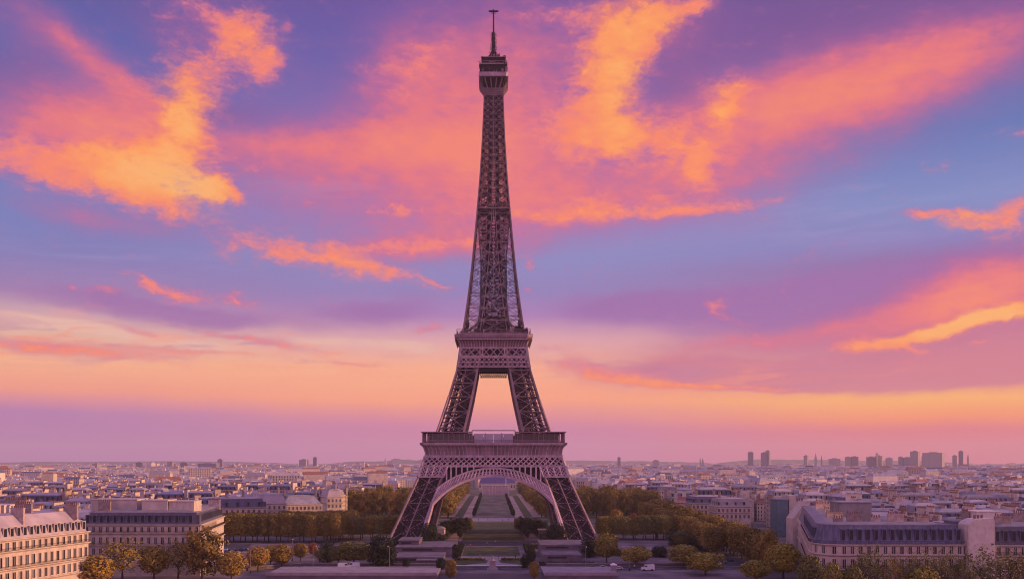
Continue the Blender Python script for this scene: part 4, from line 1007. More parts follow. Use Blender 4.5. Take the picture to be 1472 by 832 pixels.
# ---- the mass of roofs beyond, one object
def city_mass():
    R = np.random.RandomState(4); bx = []
    y = Ymax + 12
    def push(x, y, w, d, h, mh, a, wm, rm): bx.append((x, y, w, d, h, mh, a, wm, rm))
    while y < 11200:
        step = 24 + (y - 1000) * .006; half = 790 * y / F + 60
        x = -half
        while x < half:
            w = R.uniform(10, 34) * (1 + y / 14000); 
            if R.rand() < (.86 if y < 3500 else .7) and not blocked(x + w / 2, y, w / 2) and not (abs(x) < 40 and y < 1560):
                h = R.uniform(13, 20) + (R.rand() < .04) * R.uniform(4, 13)
                push(x + w / 2, y + R.uniform(-.3, .3) * step, w, R.uniform(11, 16), h, R.uniform(2, 4.5), R.normal(0, .12) + (1.57 if R.rand() < .15 else 0) + .3 * math.sin(x / 700 + y / 900), R.randint(0, 5), R.randint(5, 10))
            x += w + (R.uniform(8, 26) if R.rand() < .2 else .4)
        y += step * R.choice([.8, 1.0, 1.9])
    n = len(bx); V = np.zeros((n, 12, 3)); A = np.array(bx)
    ca, sa = np.cos(A[:, 6]), np.sin(A[:, 6])
    for k, (sx, sy) in enumerate(((-1, -1), (1, -1), (1, 1), (-1, 1))):
        for lev in range(3):
            f = 1.0 if lev < 2 else .0; 
            ux = sx * (A[:, 2] / 2 - (2.0 if lev == 2 else 0)); uy = sy * (A[:, 3] / 2 - (3.2 if lev == 2 else 0))
            V[:, lev * 4 + k, 0] = A[:, 0] + ux * ca - uy * sa; V[:, lev * 4 + k, 1] = A[:, 1] + ux * sa + uy * ca
            V[:, lev * 4 + k, 2] = (0, 0, 0)[0] if lev == 0 else (A[:, 4] if lev == 1 else A[:, 4] + A[:, 5])
    quads, mats, uvs = [], [], []
    base = np.arange(n) * 12
    for k in range(4):
        j = (k + 1) % 4
        for lo, mi in ((0, 7), (4, 8)):
            quads.append(np.stack([base + lo + k, base + lo + j, base + lo + 4 + j, base + lo + 4 + k], 1)); mats.append(A[:, mi])
    quads.append(np.stack([base + 8, base + 9, base + 10, base + 11], 1)); mats.append(A[:, 8])
    # party-wall chimneys: two or three thin slabs on every roof of the nearer half
    ch = []
    for (x, y, w, d, h, mh, a, wm, rm) in bx:
        if y > 5200: continue
        for q in range(R.randint(1, 4) if y < 2800 else R.randint(0, 2)):
            L = R.uniform(2.5, 8) if R.rand() < .7 else R.uniform(1, 2); u = R.uniform(-.5, .5) * w; t = .5 if R.rand() < .5 else L / 2; s = L / 2 if t == .5 else .45
            ch.append((x + u * math.cos(a), y + u * math.sin(a), t, s, h + mh * .3, h + mh + R.uniform(.6, 2.6), a, R.choice([10, 10, 11])))
    C = np.array(ch); m = len(ch); W = np.zeros((m, 8, 3)); ca, sa = np.cos(C[:, 6]), np.sin(C[:, 6])
    for k, (sx, sy) in enumerate(((-1, -1), (1, -1), (1, 1), (-1, 1))):
        for lev in range(2):
            ux, uy = sx * C[:, 2], sy * C[:, 3]
            W[:, lev * 4 + k, 0] = C[:, 0] + ux * ca - uy * sa; W[:, lev * 4 + k, 1] = C[:, 1] + ux * sa + uy * ca; W[:, lev * 4 + k, 2] = C[:, 4 + lev]
    b2 = n * 12 + np.arange(m) * 8
    for k in range(4):
        j = (k + 1) % 4; quads.append(np.stack([b2 + k, b2 + j, b2 + 4 + j, b2 + 4 + k], 1)); mats.append(C[:, 7])
    quads.append(np.stack([b2 + 4, b2 + 5, b2 + 6, b2 + 7], 1)); mats.append(C[:, 7])
    allV = np.concatenate([V.reshape(-1, 3), W.reshape(-1, 3)]); Q = np.concatenate(quads).astype(np.int32); Mx = np.concatenate(mats).astype(np.int32)
    me = bpy.data.meshes.new('distant_buildings'); me.vertices.add(len(allV)); me.vertices.foreach_set('co', allV.ravel().astype(np.float32))
    me.loops.add(Q.size); me.loops.foreach_set('vertex_index', Q.ravel()); me.polygons.add(len(Q)); me.polygons.foreach_set('loop_start', np.arange(0, Q.size, 4, dtype=np.int32))
    try: me.polygons.foreach_set('loop_total', np.full(len(Q), 4, np.int32))
    except Exception: pass
    for mm in (LIME, LIME2, LIME3, PLASTER, PLAIN, ZINC, SLATE, PINKZ, ZINC, TILE, PLASTER, BRICKC): me.materials.append(mm)
    me.polygons.foreach_set('material_index', Mx)
    ul = me.uv_layers.new(name='metres'); co = allV[Q]       # metres along the wall / above the ground
    e = np.linalg.norm(co[:, 1, :2] - co[:, 0, :2], axis=1); uv = np.zeros((len(Q), 4, 2)); uv[:, 1, 0] = e; uv[:, 2, 0] = e; uv[:, :, 1] = co[:, :, 2]
    ul.data.foreach_set('uv', uv.ravel().astype(np.float32)); me.update(calc_edges=True); me.validate(); me.shade_flat()
    o = link('distant_buildings', me); tag(o, 'hazy mass of distant city roofs spreading to the horizon', 'buildings', kind='stuff'); print('city', n, m)
city_mass()

LITW = wallmat('pale_block_facade', (.42, .38, .37), win=(.17, .155, .17), pitch=3.6, floor=3.0, wmin=.25, wmax=.75, orand=.1)
# ---- tower blocks and landmarks of the skyline
def high_rise(label, x0, x1, ytop, Y, wallm, dep=None, group=None, name='tower_block', crown=True, split=0):
    X0, X1 = pxy(x0, Y), pxy(x1, Y); z = pz(ytop, Y); w = X1 - X0; d = dep or max(14, w * .6)
    rz = 0
    if split:      # turned towards the sun: the left face stays in shade, the right one is lit
        rz = math.radians(48); d = w * (1 - split) / math.sin(rz); w = w * split / math.cos(rz)
    T = thing(name, label, 'tower block', ((X0 + X1) / 2, Y, 0), rz, group); b = MB(); q = [(-w / 2, 0), (w / 2, 0), (w / 2, d), (-w / 2, d)]
    b.hull(P3(q, 0), P3(q, z), 0, caps=(0, 1)); b.build('wall', wallm, T)
    r_ = MB(); r_.box(-w / 2 - .5, w / 2 + .5, -.5, d + .5, z, z + 1.4)
    r_.box(-w * .22, w * .2, d * .3, d * .7, z + 1.4, z + (5 if crown else 2.6)); r_.build('roof', PLASTG, T); return T
DARKW = wallmat('dark_block_facade', (.26, .23, .28), win=(.13, .12, .16), pitch=3.4, floor=3.0, wmin=.2, wmax=.8)
for a in [('slim dark tower block standing alone, leftmost on the right horizon', 1076, 1083, 650, 4600, DARKW), ('lower half of the twin dark tower blocks right of centre', 1095, 1103, 651, 4600, DARKW), ('taller half of the twin dark tower blocks right of centre', 1103.4, 1110, 648, 4600, LITW, None, None, 'tower_block', True, .3),
          ('narrow pale block with lit edge beside the two needle spires', 1158, 1165, 655, 4800, LITW, None, None, 'tower_block', True, .4), ('wide low grey block on the horizon left of the skyline cluster', 1194, 1208, 659.5, 4800, BLOCKW),
          ('first of two squat blocks at the left of the skyline cluster', 1216, 1223, 657, 4900, BLOCKW), ('second of two squat blocks at the left of the skyline cluster', 1225, 1234, 656.5, 4900, DARKW),
          ('broad slab beside the thin pale shaft in skyline cluster', 1248, 1260, 657, 4500, DARKW), ('thin pale shaft rising between two broad slabs in skyline cluster', 1260.5, 1262.5, 652, 4490, PLASTER), ('broad dark slab right of the thin pale shaft', 1263.5, 1273, 655.5, 4500, LITW, None, None, 'tower_block', True, .2),
          ('low grey block filling the gap in the skyline cluster', 1275, 1283, 658.5, 4550, BLOCKW), ('plain block left of the middle skyline tower', 1293, 1298, 657, 4600, DARKW), ('wide block left of the bright edged skyline tower', 1299, 1313, 658, 4600, DARKW),
          ('tall dark skyline tower with brightly lit right face', 1314, 1328, 649, 4300, LITW, None, None, 'tower_block', True, .42), ('block between the two brightest skyline towers', 1328, 1340, 656, 4500, DARKW), ('widest dark skyline slab with brightly lit right face', 1342, 1370, 651, 4200, LITW, None, None, 'tower_block', True, .28),
          ('small block right of the widest skyline slab', 1371, 1375.5, 655, 4500, BLOCKW), ('thin tall tower at the right end of skyline cluster', 1380, 1384.5, 648.5, 4400, DARKW),
          ('long lit cream slab low on the far left', 37, 77, 671, 3300, PLASTER, None, None, 'tower_block', True, .75), ('dark office block with lit side on the left horizon', 135, 151, 667, 3600, LITW, None, None, 'tower_block', True, .3), ('small dark block left of the lit pair on left horizon', 195, 205, 665, 4400, DARKW),
          ('lower lit block of the pair on the left horizon', 217, 224, 665, 4300, PLASTER, None, None, 'tower_block', True, .6), ('slender lit block of the pair on the left horizon', 225, 230, 666, 4000, PLASTER, None, None, 'tower_block', True, .6), ('dark block with lit edge left of the wide bluish slab', 243, 257, 664.5, 4400, LITW, None, None, 'tower_block', True, .25),
          ('grey block beside the wide bluish slab on left horizon', 259, 269, 665, 4400, DARKW), ('wide bluish slab on the left horizon', 284, 311, 666, 4300, DARKW), ('tallest dark tower on the left horizon', 312.5, 319.5, 660.5, 4400, DARKW),
          ('massive dark twin peaked block left of the tower', 434, 449, 661, 4300, LITW, None, None, 'tower_block', True, .2), ('thin tower attached to the twin peaked block', 450, 455, 657.5, 4300, DARKW), ('small lit pillar left of the tower near the horizon', 511.5, 514.5, 665, 4300, PLASTER),
          ('second small lit pillar left of the tower near the horizon', 520, 523.5, 664.5, 4300, PLASTER), ('lone dark tower just right of the iron tower', 888, 892, 657.5, 5200, DARKW), ('low wide hall on the horizon right of iron tower', 939, 947, 661.5, 6000, BLOCKW),
          ('dark cube shaped office block in the left middle distance', 424, 442, 691, 1250, DARKW), ('sunlit cream block in the left middle distance', 389, 405, 689.5, 1500, PLASTER, None, None, 'tower_block', True, .6),
          ('grey slab furthest left of the right middle distance row', 1318, 1328, 694, 1700, DARKW), ('pale slab second in the right middle distance row', 1339, 1350, 695, 1700, BLOCKW), ('large dark slab in the right middle distance row', 1365, 1386, 689.5, 1650, LITW, None, None, 'tower_block', True, .15), ('lit white block beside the large dark slab', 1389, 1399, 693, 1660, PLASTER, None, None, 'tower_block', True, .5),
          ('dark glazed block right in the middle distance row', 1402, 1417, 699, 1500, DARKW), ('pale block at the right end of middle distance row', 1422, 1437, 699, 1500, BLOCKW)]:
    high_rise(*a)
def spire_far(label, x, ytop, Y, w, m, cat='spire'):
    T = thing('needle_spire' if cat == 'spire' else 'church_tower', label, cat, (pxy(x, Y), Y, 0)); z = pz(ytop, Y); b = MB()
    b.box(-w / 2, w / 2, -w / 2, w / 2, 0, z * .72); b.build('shaft', m, T); c = MB(); c.hull([(-w / 2, -w / 2, z * .72), (w / 2, -w / 2, z * .72), (w / 2, w / 2, z * .72), (-w / 2, w / 2, z * .72)], [(-.3, -.3, z), (.3, -.3, z), (.3, .3, z), (-.3, .3, z)]); c.build('spire_cap', m, T)
spire_far('pointed dark spire, left of two on right horizon', 1172.5, 651, 4700, 9, PLASTG); spire_far('thin pointed spire, right of two on right horizon', 1181, 654, 4700, 5, PLASTG)
spire_far('leaning pair of thin spires on horizon, left one', 1006.5, 657, 5600, 6, PLASTG); spire_far('leaning pair of thin spires on horizon, right one', 1010, 657.5, 5600, 10, PLASTG)
spire_far('sunlit church tower left of the iron tower', 554, 658, 4400, 13, PLASTER, 'church'); spire_far('slim reddish chimney at right end of skyline cluster', 1391.5, 652, 4300, 6, BRICKC)

# ------------------------------------------------------------------ trees
def leafmat(name, c1, c2, sc=.35):
    m = bpy.data.materials.new(name); m.use_nodes = True; N = NT(m.node_tree); b = N.n['Principled BSDF']
    tc = N.n.new('ShaderNodeTexCoord').outputs['Object']; oi = N.n.new('ShaderNodeObjectInfo').outputs
    f = N.noise(N.vmath('ADD', tc, N.vmath('SCALE', oi['Location'], .37)), sc, 4, .65)
    f2 = N.noise(tc, 2.2, 2, .6)
    k = N.math('ADD', N.math('MULTIPLY', f, .75), N.math('ADD', N.math('MULTIPLY', f2, .35), N.math('MULTIPLY', N.math('SUBTRACT', oi['Random'], .5), .3)))
    c = N.mix(N.sstep(k, .35, .75), c1 + (1,), c2 + (1,))
    N.put(b.inputs['Base Color'], c); b.inputs['Roughness'].default_value = .75; b.inputs['Specular IOR Level'].default_value = .2
    MAT[name] = m; return m
LF_GREEN = leafmat('foliage_olive', (.095, .10, .028), (.22, .19, .045))
LF_YEL = leafmat('foliage_yellow_green', (.13, .12, .022), (.33, .26, .036))
LF_ORA = leafmat('foliage_orange', (.17, .115, .025), (.38, .24, .045))
LF_BRN = leafmat('foliage_russet', (.12, .092, .020), (.29, .205, .034))
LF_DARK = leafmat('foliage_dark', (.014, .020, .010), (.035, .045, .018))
LF_RED = leafmat('foliage_red', (.20, .06, .02), (.36, .11, .03))
BARK = mat('bark', (.075, .055, .045), .95, .4, 1.2)

def leaf_cloud(inside, bounds, n, size, seed, clump=0, shell=.55):
    """n small leaf faces scattered in the space where inside(p) is between 0 and 1 (1 = outline)"""
    R = np.random.RandomState(seed); P = []
    lo, hi = np.array(bounds[0]), np.array(bounds[1])
    cl = [(lo + (hi - lo) * R.rand(3), R.uniform(.8, 1.7)) for _ in range(clump)]
    while len(P) < n:
        p = lo + (hi - lo) * R.rand(3); q = inside(p)
        if q > 1 or (q < shell and R.rand() < .7): continue
        if clump and q > .8 and not any(np.linalg.norm(p - c) < r_ for c, r_ in cl) and R.rand() < .8: continue
        P.append(p)
    P = np.array(P); c = np.array([(lo[0] + hi[0]) / 2, (lo[1] + hi[1]) / 2, lo[2] + (hi[2] - lo[2]) * .4])
    out = P - c; out /= np.linalg.norm(out, axis=1)[:, None] + 1e-6
    nr = out + R.normal(0, .55, P.shape); nr /= np.linalg.norm(nr, axis=1)[:, None]
    t = np.cross(nr, R.normal(0, 1, P.shape)); t /= np.linalg.norm(t, axis=1)[:, None]; b = np.cross(nr, t)
    s = (size * R.uniform(.6, 1.3, n))[:, None]
    V = np.stack([P - t * s * .5, P + b * s * .45, P + t * s * .5, P - b * s * .45], 1).reshape(-1, 3)
    mb = MB(); mb.v = [tuple(v) for v in V]; mb.f = [(4 * i, 4 * i + 1, 4 * i + 2, 4 * i + 3) for i in range(n)]; mb.m = [0] * n; mb.uv = [(0, 0)] * (4 * n); return mb
def lump(seed, k=.18):
    r = random.Random(seed); ph = [(r.uniform(2, 5), r.uniform(0, 6.3), r.uniform(1.5, 4), r.uniform(0, 6.3)) for _ in range(4)]
    return lambda a, e: 1 + k * sum(math.sin(f * a + p) * math.sin(g * e * 2 + q) for f, p, g, q in ph) / 2
def round_in(rx, rz, zc, seed, k=.16, flat=0):
    L = lump(seed, k)
    def f(p):
        x, y, z = p[0] / rx, p[1] / rx, (p[2] - zc) / rz; d = (abs(x) ** 2.3 + abs(y) ** 2.3 + abs(z) ** 2.3) ** (1 / 2.3); return d / L(math.atan2(y, x), z)
    return f
def box_in(rx, ry, z0, z1, seed):
    L = lump(seed, .07); zc, rz = (z0 + z1) / 2, (z1 - z0) / 2
    def f(p):
        x, y, z = p[0] / rx, p[1] / ry, (p[2] - zc) / rz; return (abs(x) ** 5 + abs(y) ** 5 + abs(z) ** 5) ** .2 / L(math.atan2(y, x), z)
    return f
def trunk_mb(h, r0, spread, n, seed, top=None, levels=1):
    r = random.Random(seed); mb = MB(); lean = (r.uniform(-.3, .3), r.uniform(-.3, .3)); pts = [(0, 0, -.2), (lean[0] * .4, lean[1] * .4, h * .5), (lean[0], lean[1], h)]
    mb.tube(pts, [r0 * 1.25, r0 * .85, r0 * .6], 7)
    def limb(p, d, L, rr, lev):
        q = p + d * L * .5 + Vector((r.uniform(-.1, .1), r.uniform(-.1, .1), .05)) * L; e = p + d * L + Vector((0, 0, .12 * L))
        mb.tube([p, q, e], [rr, rr * .7, rr * .35], 5, caps=False)
        if lev:
            for _ in range(3):
                d2 = (d + Vector((r.uniform(-.8, .8), r.uniform(-.8, .8), r.uniform(-.1, .6)))).normalized(); limb(p.lerp(e, r.uniform(.45, .95)), d2, L * .62, rr * .5, lev - 1)
    for i in range(n):
        a = 2 * math.pi * i / n + r.uniform(-.4, .4); up = r.uniform(.5, 1.3); d = Vector((math.cos(a), math.sin(a), up)).normalized()
        limb(Vector((lean[0], lean[1], h * r.uniform(.72, 1.0))), d, spread * r.uniform(.8, 1.15), r0 * .45, levels)
    return mb
def tree_proto(crown_mb, trunk, lf, smooth=False, name='tree'):
    T = thing(name, 'x', 'tree'); trunk.build('trunk', BARK, T, smooth=True); crown_mb.build('crown', lf, T); return T
def recolour(T, lf):
    n = T.copy(); COL.objects.link(n)
    for c in kids(T):
        k = c.copy(); COL.objects.link(k); k.parent = n
        if c.name.startswith('crown'): k.data = c.data.copy(); k.data.materials[0] = lf
    return n
# unit heights: every prototype is about 14 m tall
PR = {}
for v in (0, 1):
    PR['round', v] = tree_proto(leaf_cloud(round_in(5.2, 5.6, 8.3, 30 + v, .10), ((-6.2, -6.2, 2.4), (6.2, 6.2, 14.4)), 3000, .75, 40 + v), trunk_mb(5.2, .34, 3.6, 6, 50 + v), LF_YEL)
    PR['clip', v] = tree_proto(leaf_cloud(box_in(4.9, 4.9, 3.2, 14, 31 + v), ((-5.3, -5.3, 2.8), (5.3, 5.3, 14.5)), 2600, .8, 42 + v, shell=.6), trunk_mb(5, .32, 3.5, 5, 52 + v), LF_BRN)
    PR['tall', v] = tree_proto(leaf_cloud(round_in(5.4, 6.6, 8.6, 33 + v, .34), ((-7.4, -7.4, 1.6), (7.4, 7.4, 16)), 3600, .75, 44 + v, clump=46), trunk_mb(6, .36, 4.2, 6, 54 + v), LF_BRN)
    PR['sparse', v] = tree_proto(leaf_cloud(round_in(6.2, 5.4, 9.0, 35 + v, .36), ((-8, -8, 3), (8, 8, 15.5)), 2300, .48, 46 + v, clump=34, shell=.7), trunk_mb(4.8, .33, 5.0, 8, 56 + v, levels=2), LF_GREEN)
PR['dark', 0] = tree_proto(leaf_cloud(round_in(5.0, 7.2, 7.0, 61, .25), ((-6, -6, 0), (6, 6, 15)), 3200, .8, 62), trunk_mb(5, .35, 3, 5, 63), LF_DARK)
PR['column', 0] = tree_proto(leaf_cloud(round_in(2.6, 7.0, 7.3, 64, .2), ((-3.3, -3.3, 0), (3.3, 3.3, 15)), 2400, .6, 65), trunk_mb(5, .25, 1.6, 5, 66), LF_DARK)
VAR = {}
def proto_tree(shape, v, lf):
    k = (shape, v if (shape, v) in PR else 0, lf.name)
    if k not in VAR: VAR[k] = recolour(PR[k[:2]], lf)
    return VAR[k]
tr = random.Random(77)
NAMES = {'round': 'round_tree', 'clip': 'clipped_tree', 'tall': 'broadleaf_tree', 'sparse': 'sparse_tree', 'dark': 'dark_tree', 'column': 'column_tree'}
def plant(shape, lf, x, y, h, w=None, label='', group=None):
    p = proto_tree(shape, tr.randrange(2), lf); base = {'round': 10.8, 'clip': 10, 'tall': 11.8, 'sparse': 13, 'dark': 10.5, 'column': 5.6}[shape]
    s = h / 14.0; sw = (w / base) if w else s * tr.uniform(.92, 1.1)
    o = dup(p, (x, y, 0), tr.uniform(0, 6.28), (sw, sw * tr.uniform(.92, 1.08), s), label, group); o.name = NAMES[shape]; return o
def plant_px(shape, lf, cx, ytop, ybot, wpx, label, Y=None, group=None):
    """tree whose foot stands at pixel row ybot (or at distance Y when the foot is below the picture)"""
    Y = Y or HC * F / (ybot - CY); return plant(shape, lf, pxy(cx, Y), Y, pz(ytop, Y), wpx * Y / F, label, group)

G = 'autumn trees along the quay road'
plant_px('round', LF_ORA, 132, 796, 0, 70, 'broad orange brown round tree, nearest the left corner, below the sunlit facade', Y=330)
plant_px('sparse', LF_BRN, 176, 776, 0, 62, 'thin nearly bare tree before the blue mansard building, leftmost of the bare ones', Y=345)
plant_px('round', LF_BRN, 221, 784, 0, 42, 'narrow rusty orange tree standing between two thin bare trees', Y=350)
plant_px('sparse', LF_BRN, 256, 778, 0, 56, 'thin half bare brown tree right of the narrow rusty tree', Y=352)
plant_px('tall', LF_ORA, 291, 765, 0, 62, 'tallest russet tree at the lit corner of the blue mansard building', Y=352)
plant_px('round', LF_ORA, 333, 791, 0, 44, 'golden tree cut by the lower edge right of the tall russet tree', Y=345)
plant_px('round', LF_ORA, 371, 785, 820, 35, 'first golden ball tree of the short quay row')
plant_px('round', LF_ORA, 405, 781, 816, 34, 'second golden ball tree of the short quay row')
plant_px('round', LF_ORA, 432, 780, 806, 22, 'third and smaller golden ball tree of the short quay row')
plant_px('round', LF_RED, 450, 779, 800, 14, 'small bright orange tree ending the short quay row')
plant_px('round', LF_BRN, 389, 783, 812, 20, 'small rusty tree squeezed between two golden ball trees')
plant_px('sparse', LF_GREEN, 459, 788, 810, 22, 'low grey green bush tree left of the dark fir shaped tree')
plant_px('dark', LF_DARK, 471, 779, 808, 26, 'small dark fir shaped tree left of the wide clipped tree')
plant_px('clip', LF_YEL, 508, 779, 812, 46, 'wide yellow green clipped tree beside the dark fir shaped tree')
plant_px('clip', LF_GREEN, 486, 784, 811, 26, 'dull green clipped tree touching the wide yellow green one')
plant_px('dark', LF_DARK, 549, 770, 815, 40, 'big dark evergreen left of the left stone pavilion')
plant_px('dark', LF_DARK, 575, 774, 792, 24, 'dark evergreen at the outer foot of the left leg')
plant_px('dark', LF_DARK, 617, 752, 783, 28, 'dark pointed evergreen under the inner side of the left leg')
plant_px('dark', LF_DARK, 801, 752, 783, 30, 'dark pointed evergreen under the inner side of the right leg')
plant_px('dark', LF_DARK, 848, 776, 800, 30, 'dark evergreen at the outer foot of the right leg')
plant_px('round', LF_YEL, 872, 765, 809, 36, 'tall olive ball tree just right of the tower')
plant_px('round', LF_YEL, 914, 784, 813, 46, 'wide olive clipped tree right of the tall olive ball tree')
plant_px('clip', LF_YEL, 982, 783, 815, 40, 'left one of two touching golden green trees by the right road')
plant_px('clip', LF_YEL, 1014, 794, 826, 44, 'right one of two touching golden green trees by the right road')
plant_px('round', LF_YEL, 1086, 804, 0, 46, 'golden green ball tree cut by the lower edge beside the avenue', Y=345)
plant_px('round', LF_YEL, 1126, 779, 0, 50, 'largest olive ball tree beside the rounded corner building', Y=352)
plant_px('round', LF_GREEN, 1165, 796, 0, 40, 'olive tree below the rounded corner of the blue mansard building', Y=285)
for i, (x, yt, w, lf, lab) in enumerate([(1196, 806, 36, LF_GREEN, 'first low olive tree under the long blue mansard building'), (1226, 810, 34, LF_GREEN, 'second low olive tree under the long blue mansard building'), (1326, 814, 46, LF_YEL, 'low olive ball tree in front of the thin tree row')]):
    plant_px('round', lf, x, yt, 0, w, lab, Y=272)
for i, (x, yt, w, v, lab) in enumerate([(1250, 790, 56, LF_GREEN, 'thin olive tree with visible branches before the long mansard building'), (1284, 801, 34, LF_BRN, 'small bare twiggy tree right of the thin olive tree'), (1310, 796, 40, LF_GREEN, 'first thin crowned tree of the flat topped row'), (1336, 795, 40, LF_GREEN, 'second thin crowned tree of the flat topped row'), (1362, 795, 40, LF_GREEN, 'third thin crowned tree of the flat topped row'), (1386, 797, 36, LF_GREEN, 'last thin crowned tree of the flat topped row'), (1430, 791, 76, LF_GREEN, 'wide thin olive tree with forked trunk before the curved end wall'), (1466, 797, 40, LF_BRN, 'bare twiggy tree cut off by the right edge')]):
    plant_px('sparse', v, x, yt, 0, w, lab, Y=278 - 3 * (i % 2))
plant_px('dark', LF_DARK, 972, 760, 785, 22, 'small dark round tree left of the avenue entrance')
plant_px('round', LF_GREEN, 980, 761, 787, 28, 'round dull green tree before the long avenue row')
plant_px('dark', LF_DARK, 1004, 768, 790, 24, 'dark shrubby tree right of the round dull green tree')
plant_px('dark', LF_DARK, 948, 785, 800, 24, 'dark bush behind the two golden green trees')
plant_px('round', LF_ORA, 886, 731, 774, 20, 'yellow topped tree poking out above the clipped hedge trees')
plant_px('round', LF_RED, 911, 737, 774, 14, 'reddish tree poking out above the clipped hedge trees')
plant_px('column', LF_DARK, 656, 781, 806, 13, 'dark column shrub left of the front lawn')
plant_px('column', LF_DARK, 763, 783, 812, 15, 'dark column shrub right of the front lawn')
plant_px('column', LF_DARK, 755, 796, 816, 14, 'shorter dark shrub right of the front lawn')
plant_px('round', LF_ORA, 648, 803, 836, 17, 'small golden tree left of the front lawn')
plant_px('round', LF_ORA, 768, 806, 836, 15, 'small golden tree right of the front lawn')
plant_px('round', LF_DARK, 634, 801, 822, 16, 'small dark ball tree before the left stone pavilion')
plant_px('round', LF_DARK, 584, 802, 818, 11, 'tiny dark ball tree at the left pavilion terrace')
for s, nm in ((-1, 'left'), (1, 'right')):
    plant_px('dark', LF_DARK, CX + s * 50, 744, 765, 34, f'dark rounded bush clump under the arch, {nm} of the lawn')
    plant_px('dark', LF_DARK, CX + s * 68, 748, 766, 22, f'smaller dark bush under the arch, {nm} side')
    plant_px('clip', LF_GREEN, CX + s * 34, 745, 765, 8, f'green clipped shrub at the {nm} edge of the arch lawn')
# rows: hedge-like clipped planes left and right, avenue row, tall groves behind
for i in range(22):
    x = -149 + (i % 11) * 6.4; y = 514 + (i // 11) * 10
    if x < -84: plant('clip', LF_BRN, x, y, 15.4 * tr.uniform(.96, 1.03), 8.6, 'brown green clipped tree in the dark hedge row left of the tower', 'clipped trees of the dark hedge row left')
for i in range(14):
    plant('clip', LF_BRN, -121 + (i % 7) * 6.2, 553 + (i // 7) * 9, 15 * tr.uniform(.96, 1.03), 8.4, 'brown green clipped tree in the second dark hedge row left', 'clipped trees of the second hedge row left')
for i in range(14):
    plant('clip', LF_GREEN if i % 2 else LF_BRN, -91 + (i % 7) * 5.6, 533 + (i // 7) * 8, 13.2 * tr.uniform(.95, 1.04), 8, 'olive clipped tree in the low row beside the left leg', 'clipped trees beside the left leg')
    plant('clip', LF_YEL if i % 3 == 0 else LF_GREEN, 62 + (i % 7) * 5.7, 533 + (i // 7) * 8, 13.2 * tr.uniform(.95, 1.04), 8, 'olive clipped tree in the low row beside the right leg', 'clipped trees beside the right leg')
for i in range(44):
    y = 378 + i * 8.2; x = 109 + (y - 375) * 13.5 / 345
    plant('tall' if i % 4 == 0 else 'clip', LF_BRN, x, y, 15 * tr.uniform(.94, 1.05), 9, 'olive brown tree in the long avenue row right of the tower', 'trees of the long avenue row right')
    if i > 6: plant('clip', LF_BRN, x - 9.5, y + 3, 13.6 * tr.uniform(.92, 1.05), 8.6, 'olive brown tree in the long avenue row right of the tower', 'trees of the long avenue row right')
for s in (-1, 1):
    for j in range(9):
        for i in range(9):
            y = 735 + j * 20 + tr.uniform(-3, 3); x = s * (36 + i * (10.6) + tr.uniform(-2, 2) + (4 if s > 0 else 0))
            if y > 800 and abs(x) > 70 and i % 2: continue
            nm = 'left' if s < 0 else 'right'
            plant('tall', LF_ORA if (s < 0 and tr.random() < .4) else LF_BRN, x, y, (19.2 if abs(x) > 55 else 16) * tr.uniform(.9, 1.06), 11.5, f'tall russet tree of the dense garden grove {nm} of the lawn', f'trees of the garden grove {nm}')
    for i in range(30):
        y = 930 + i * 16; nm = 'left' if s < 0 else 'right'
        plant('tall', LF_BRN, s * (40 + tr.uniform(-3, 3)), y, 13 * tr.uniform(.85, 1.1), 11, f'far garden tree lining the long lawn on its {nm}', f'far trees lining the long lawn {nm}')
        if i % 2: plant('tall', LF_BRN, s * (54 + tr.uniform(-3, 6)), y, 15 * tr.uniform(.85, 1.1), 12, f'far garden tree lining the long lawn on its {nm}', f'far trees lining the long lawn {nm}')
for T in list(VAR.values()) + list(PR.values()): remove(T)

# ------------------------------------------------------------------ terraces, walls and street furniture
TERR = mat('terrace_stone', (.145, .115, .13), .85, .25, .25)
TERRL = mat('terrace_slab', (.17, .138, .152), .85, .3, .25)
TERRD = mat('terrace_dark_opening', (.035, .03, .035), .8, .2, 1)  # dark tone for window bands and kiosk doors
def pavilion_block(name, label, x0, x1, y0, y1, steps, cat='building'):
    T = thing(name, label, cat, ((x0 + x1) / 2, (y0 + y1) / 2, 0)); w, d = (x1 - x0) / 2, (y1 - y0) / 2
    for i, (a, b, c, e, z0, z1) in enumerate(steps):
        m = MB(); X0, X1, Y0, Y1 = -w + 2 * w * a, -w + 2 * w * b, -d + 2 * d * c, -d + 2 * d * e
        m.box(X0, X1, Y0, Y1, z0, z1); m.build('wall', TERR, T)
        m = MB(); m.box(X0 - .3, X1 + .3, Y0 - .3, Y1 + .3, z1, z1 + .35); m.build('roof_slab', TERRL, T)
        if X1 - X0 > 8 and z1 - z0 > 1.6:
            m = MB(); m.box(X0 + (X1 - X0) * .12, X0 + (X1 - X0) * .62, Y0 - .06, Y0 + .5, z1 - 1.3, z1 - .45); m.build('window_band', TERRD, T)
    return T
pavilion_block('stone_pavilion', 'stepped stone pavilion in front of the left leg', -47.5, -17.8, 405, 470, [(.08, 1, .5, .98, 0, 4.2), (.1, .42, .66, .97, 4.55, 6.4), (0, .86, .12, .46, 0, 2.0), (.5, .97, .0, .10, 0, 1.5)])
pavilion_block('stone_pavilion', 'flat roofed stone pavilion in front of the right leg', 21.5, 42, 405, 465, [(0, 1, .5, .98, 0, 5.4), (.0, .8, .14, .48, 0, 3.0)])
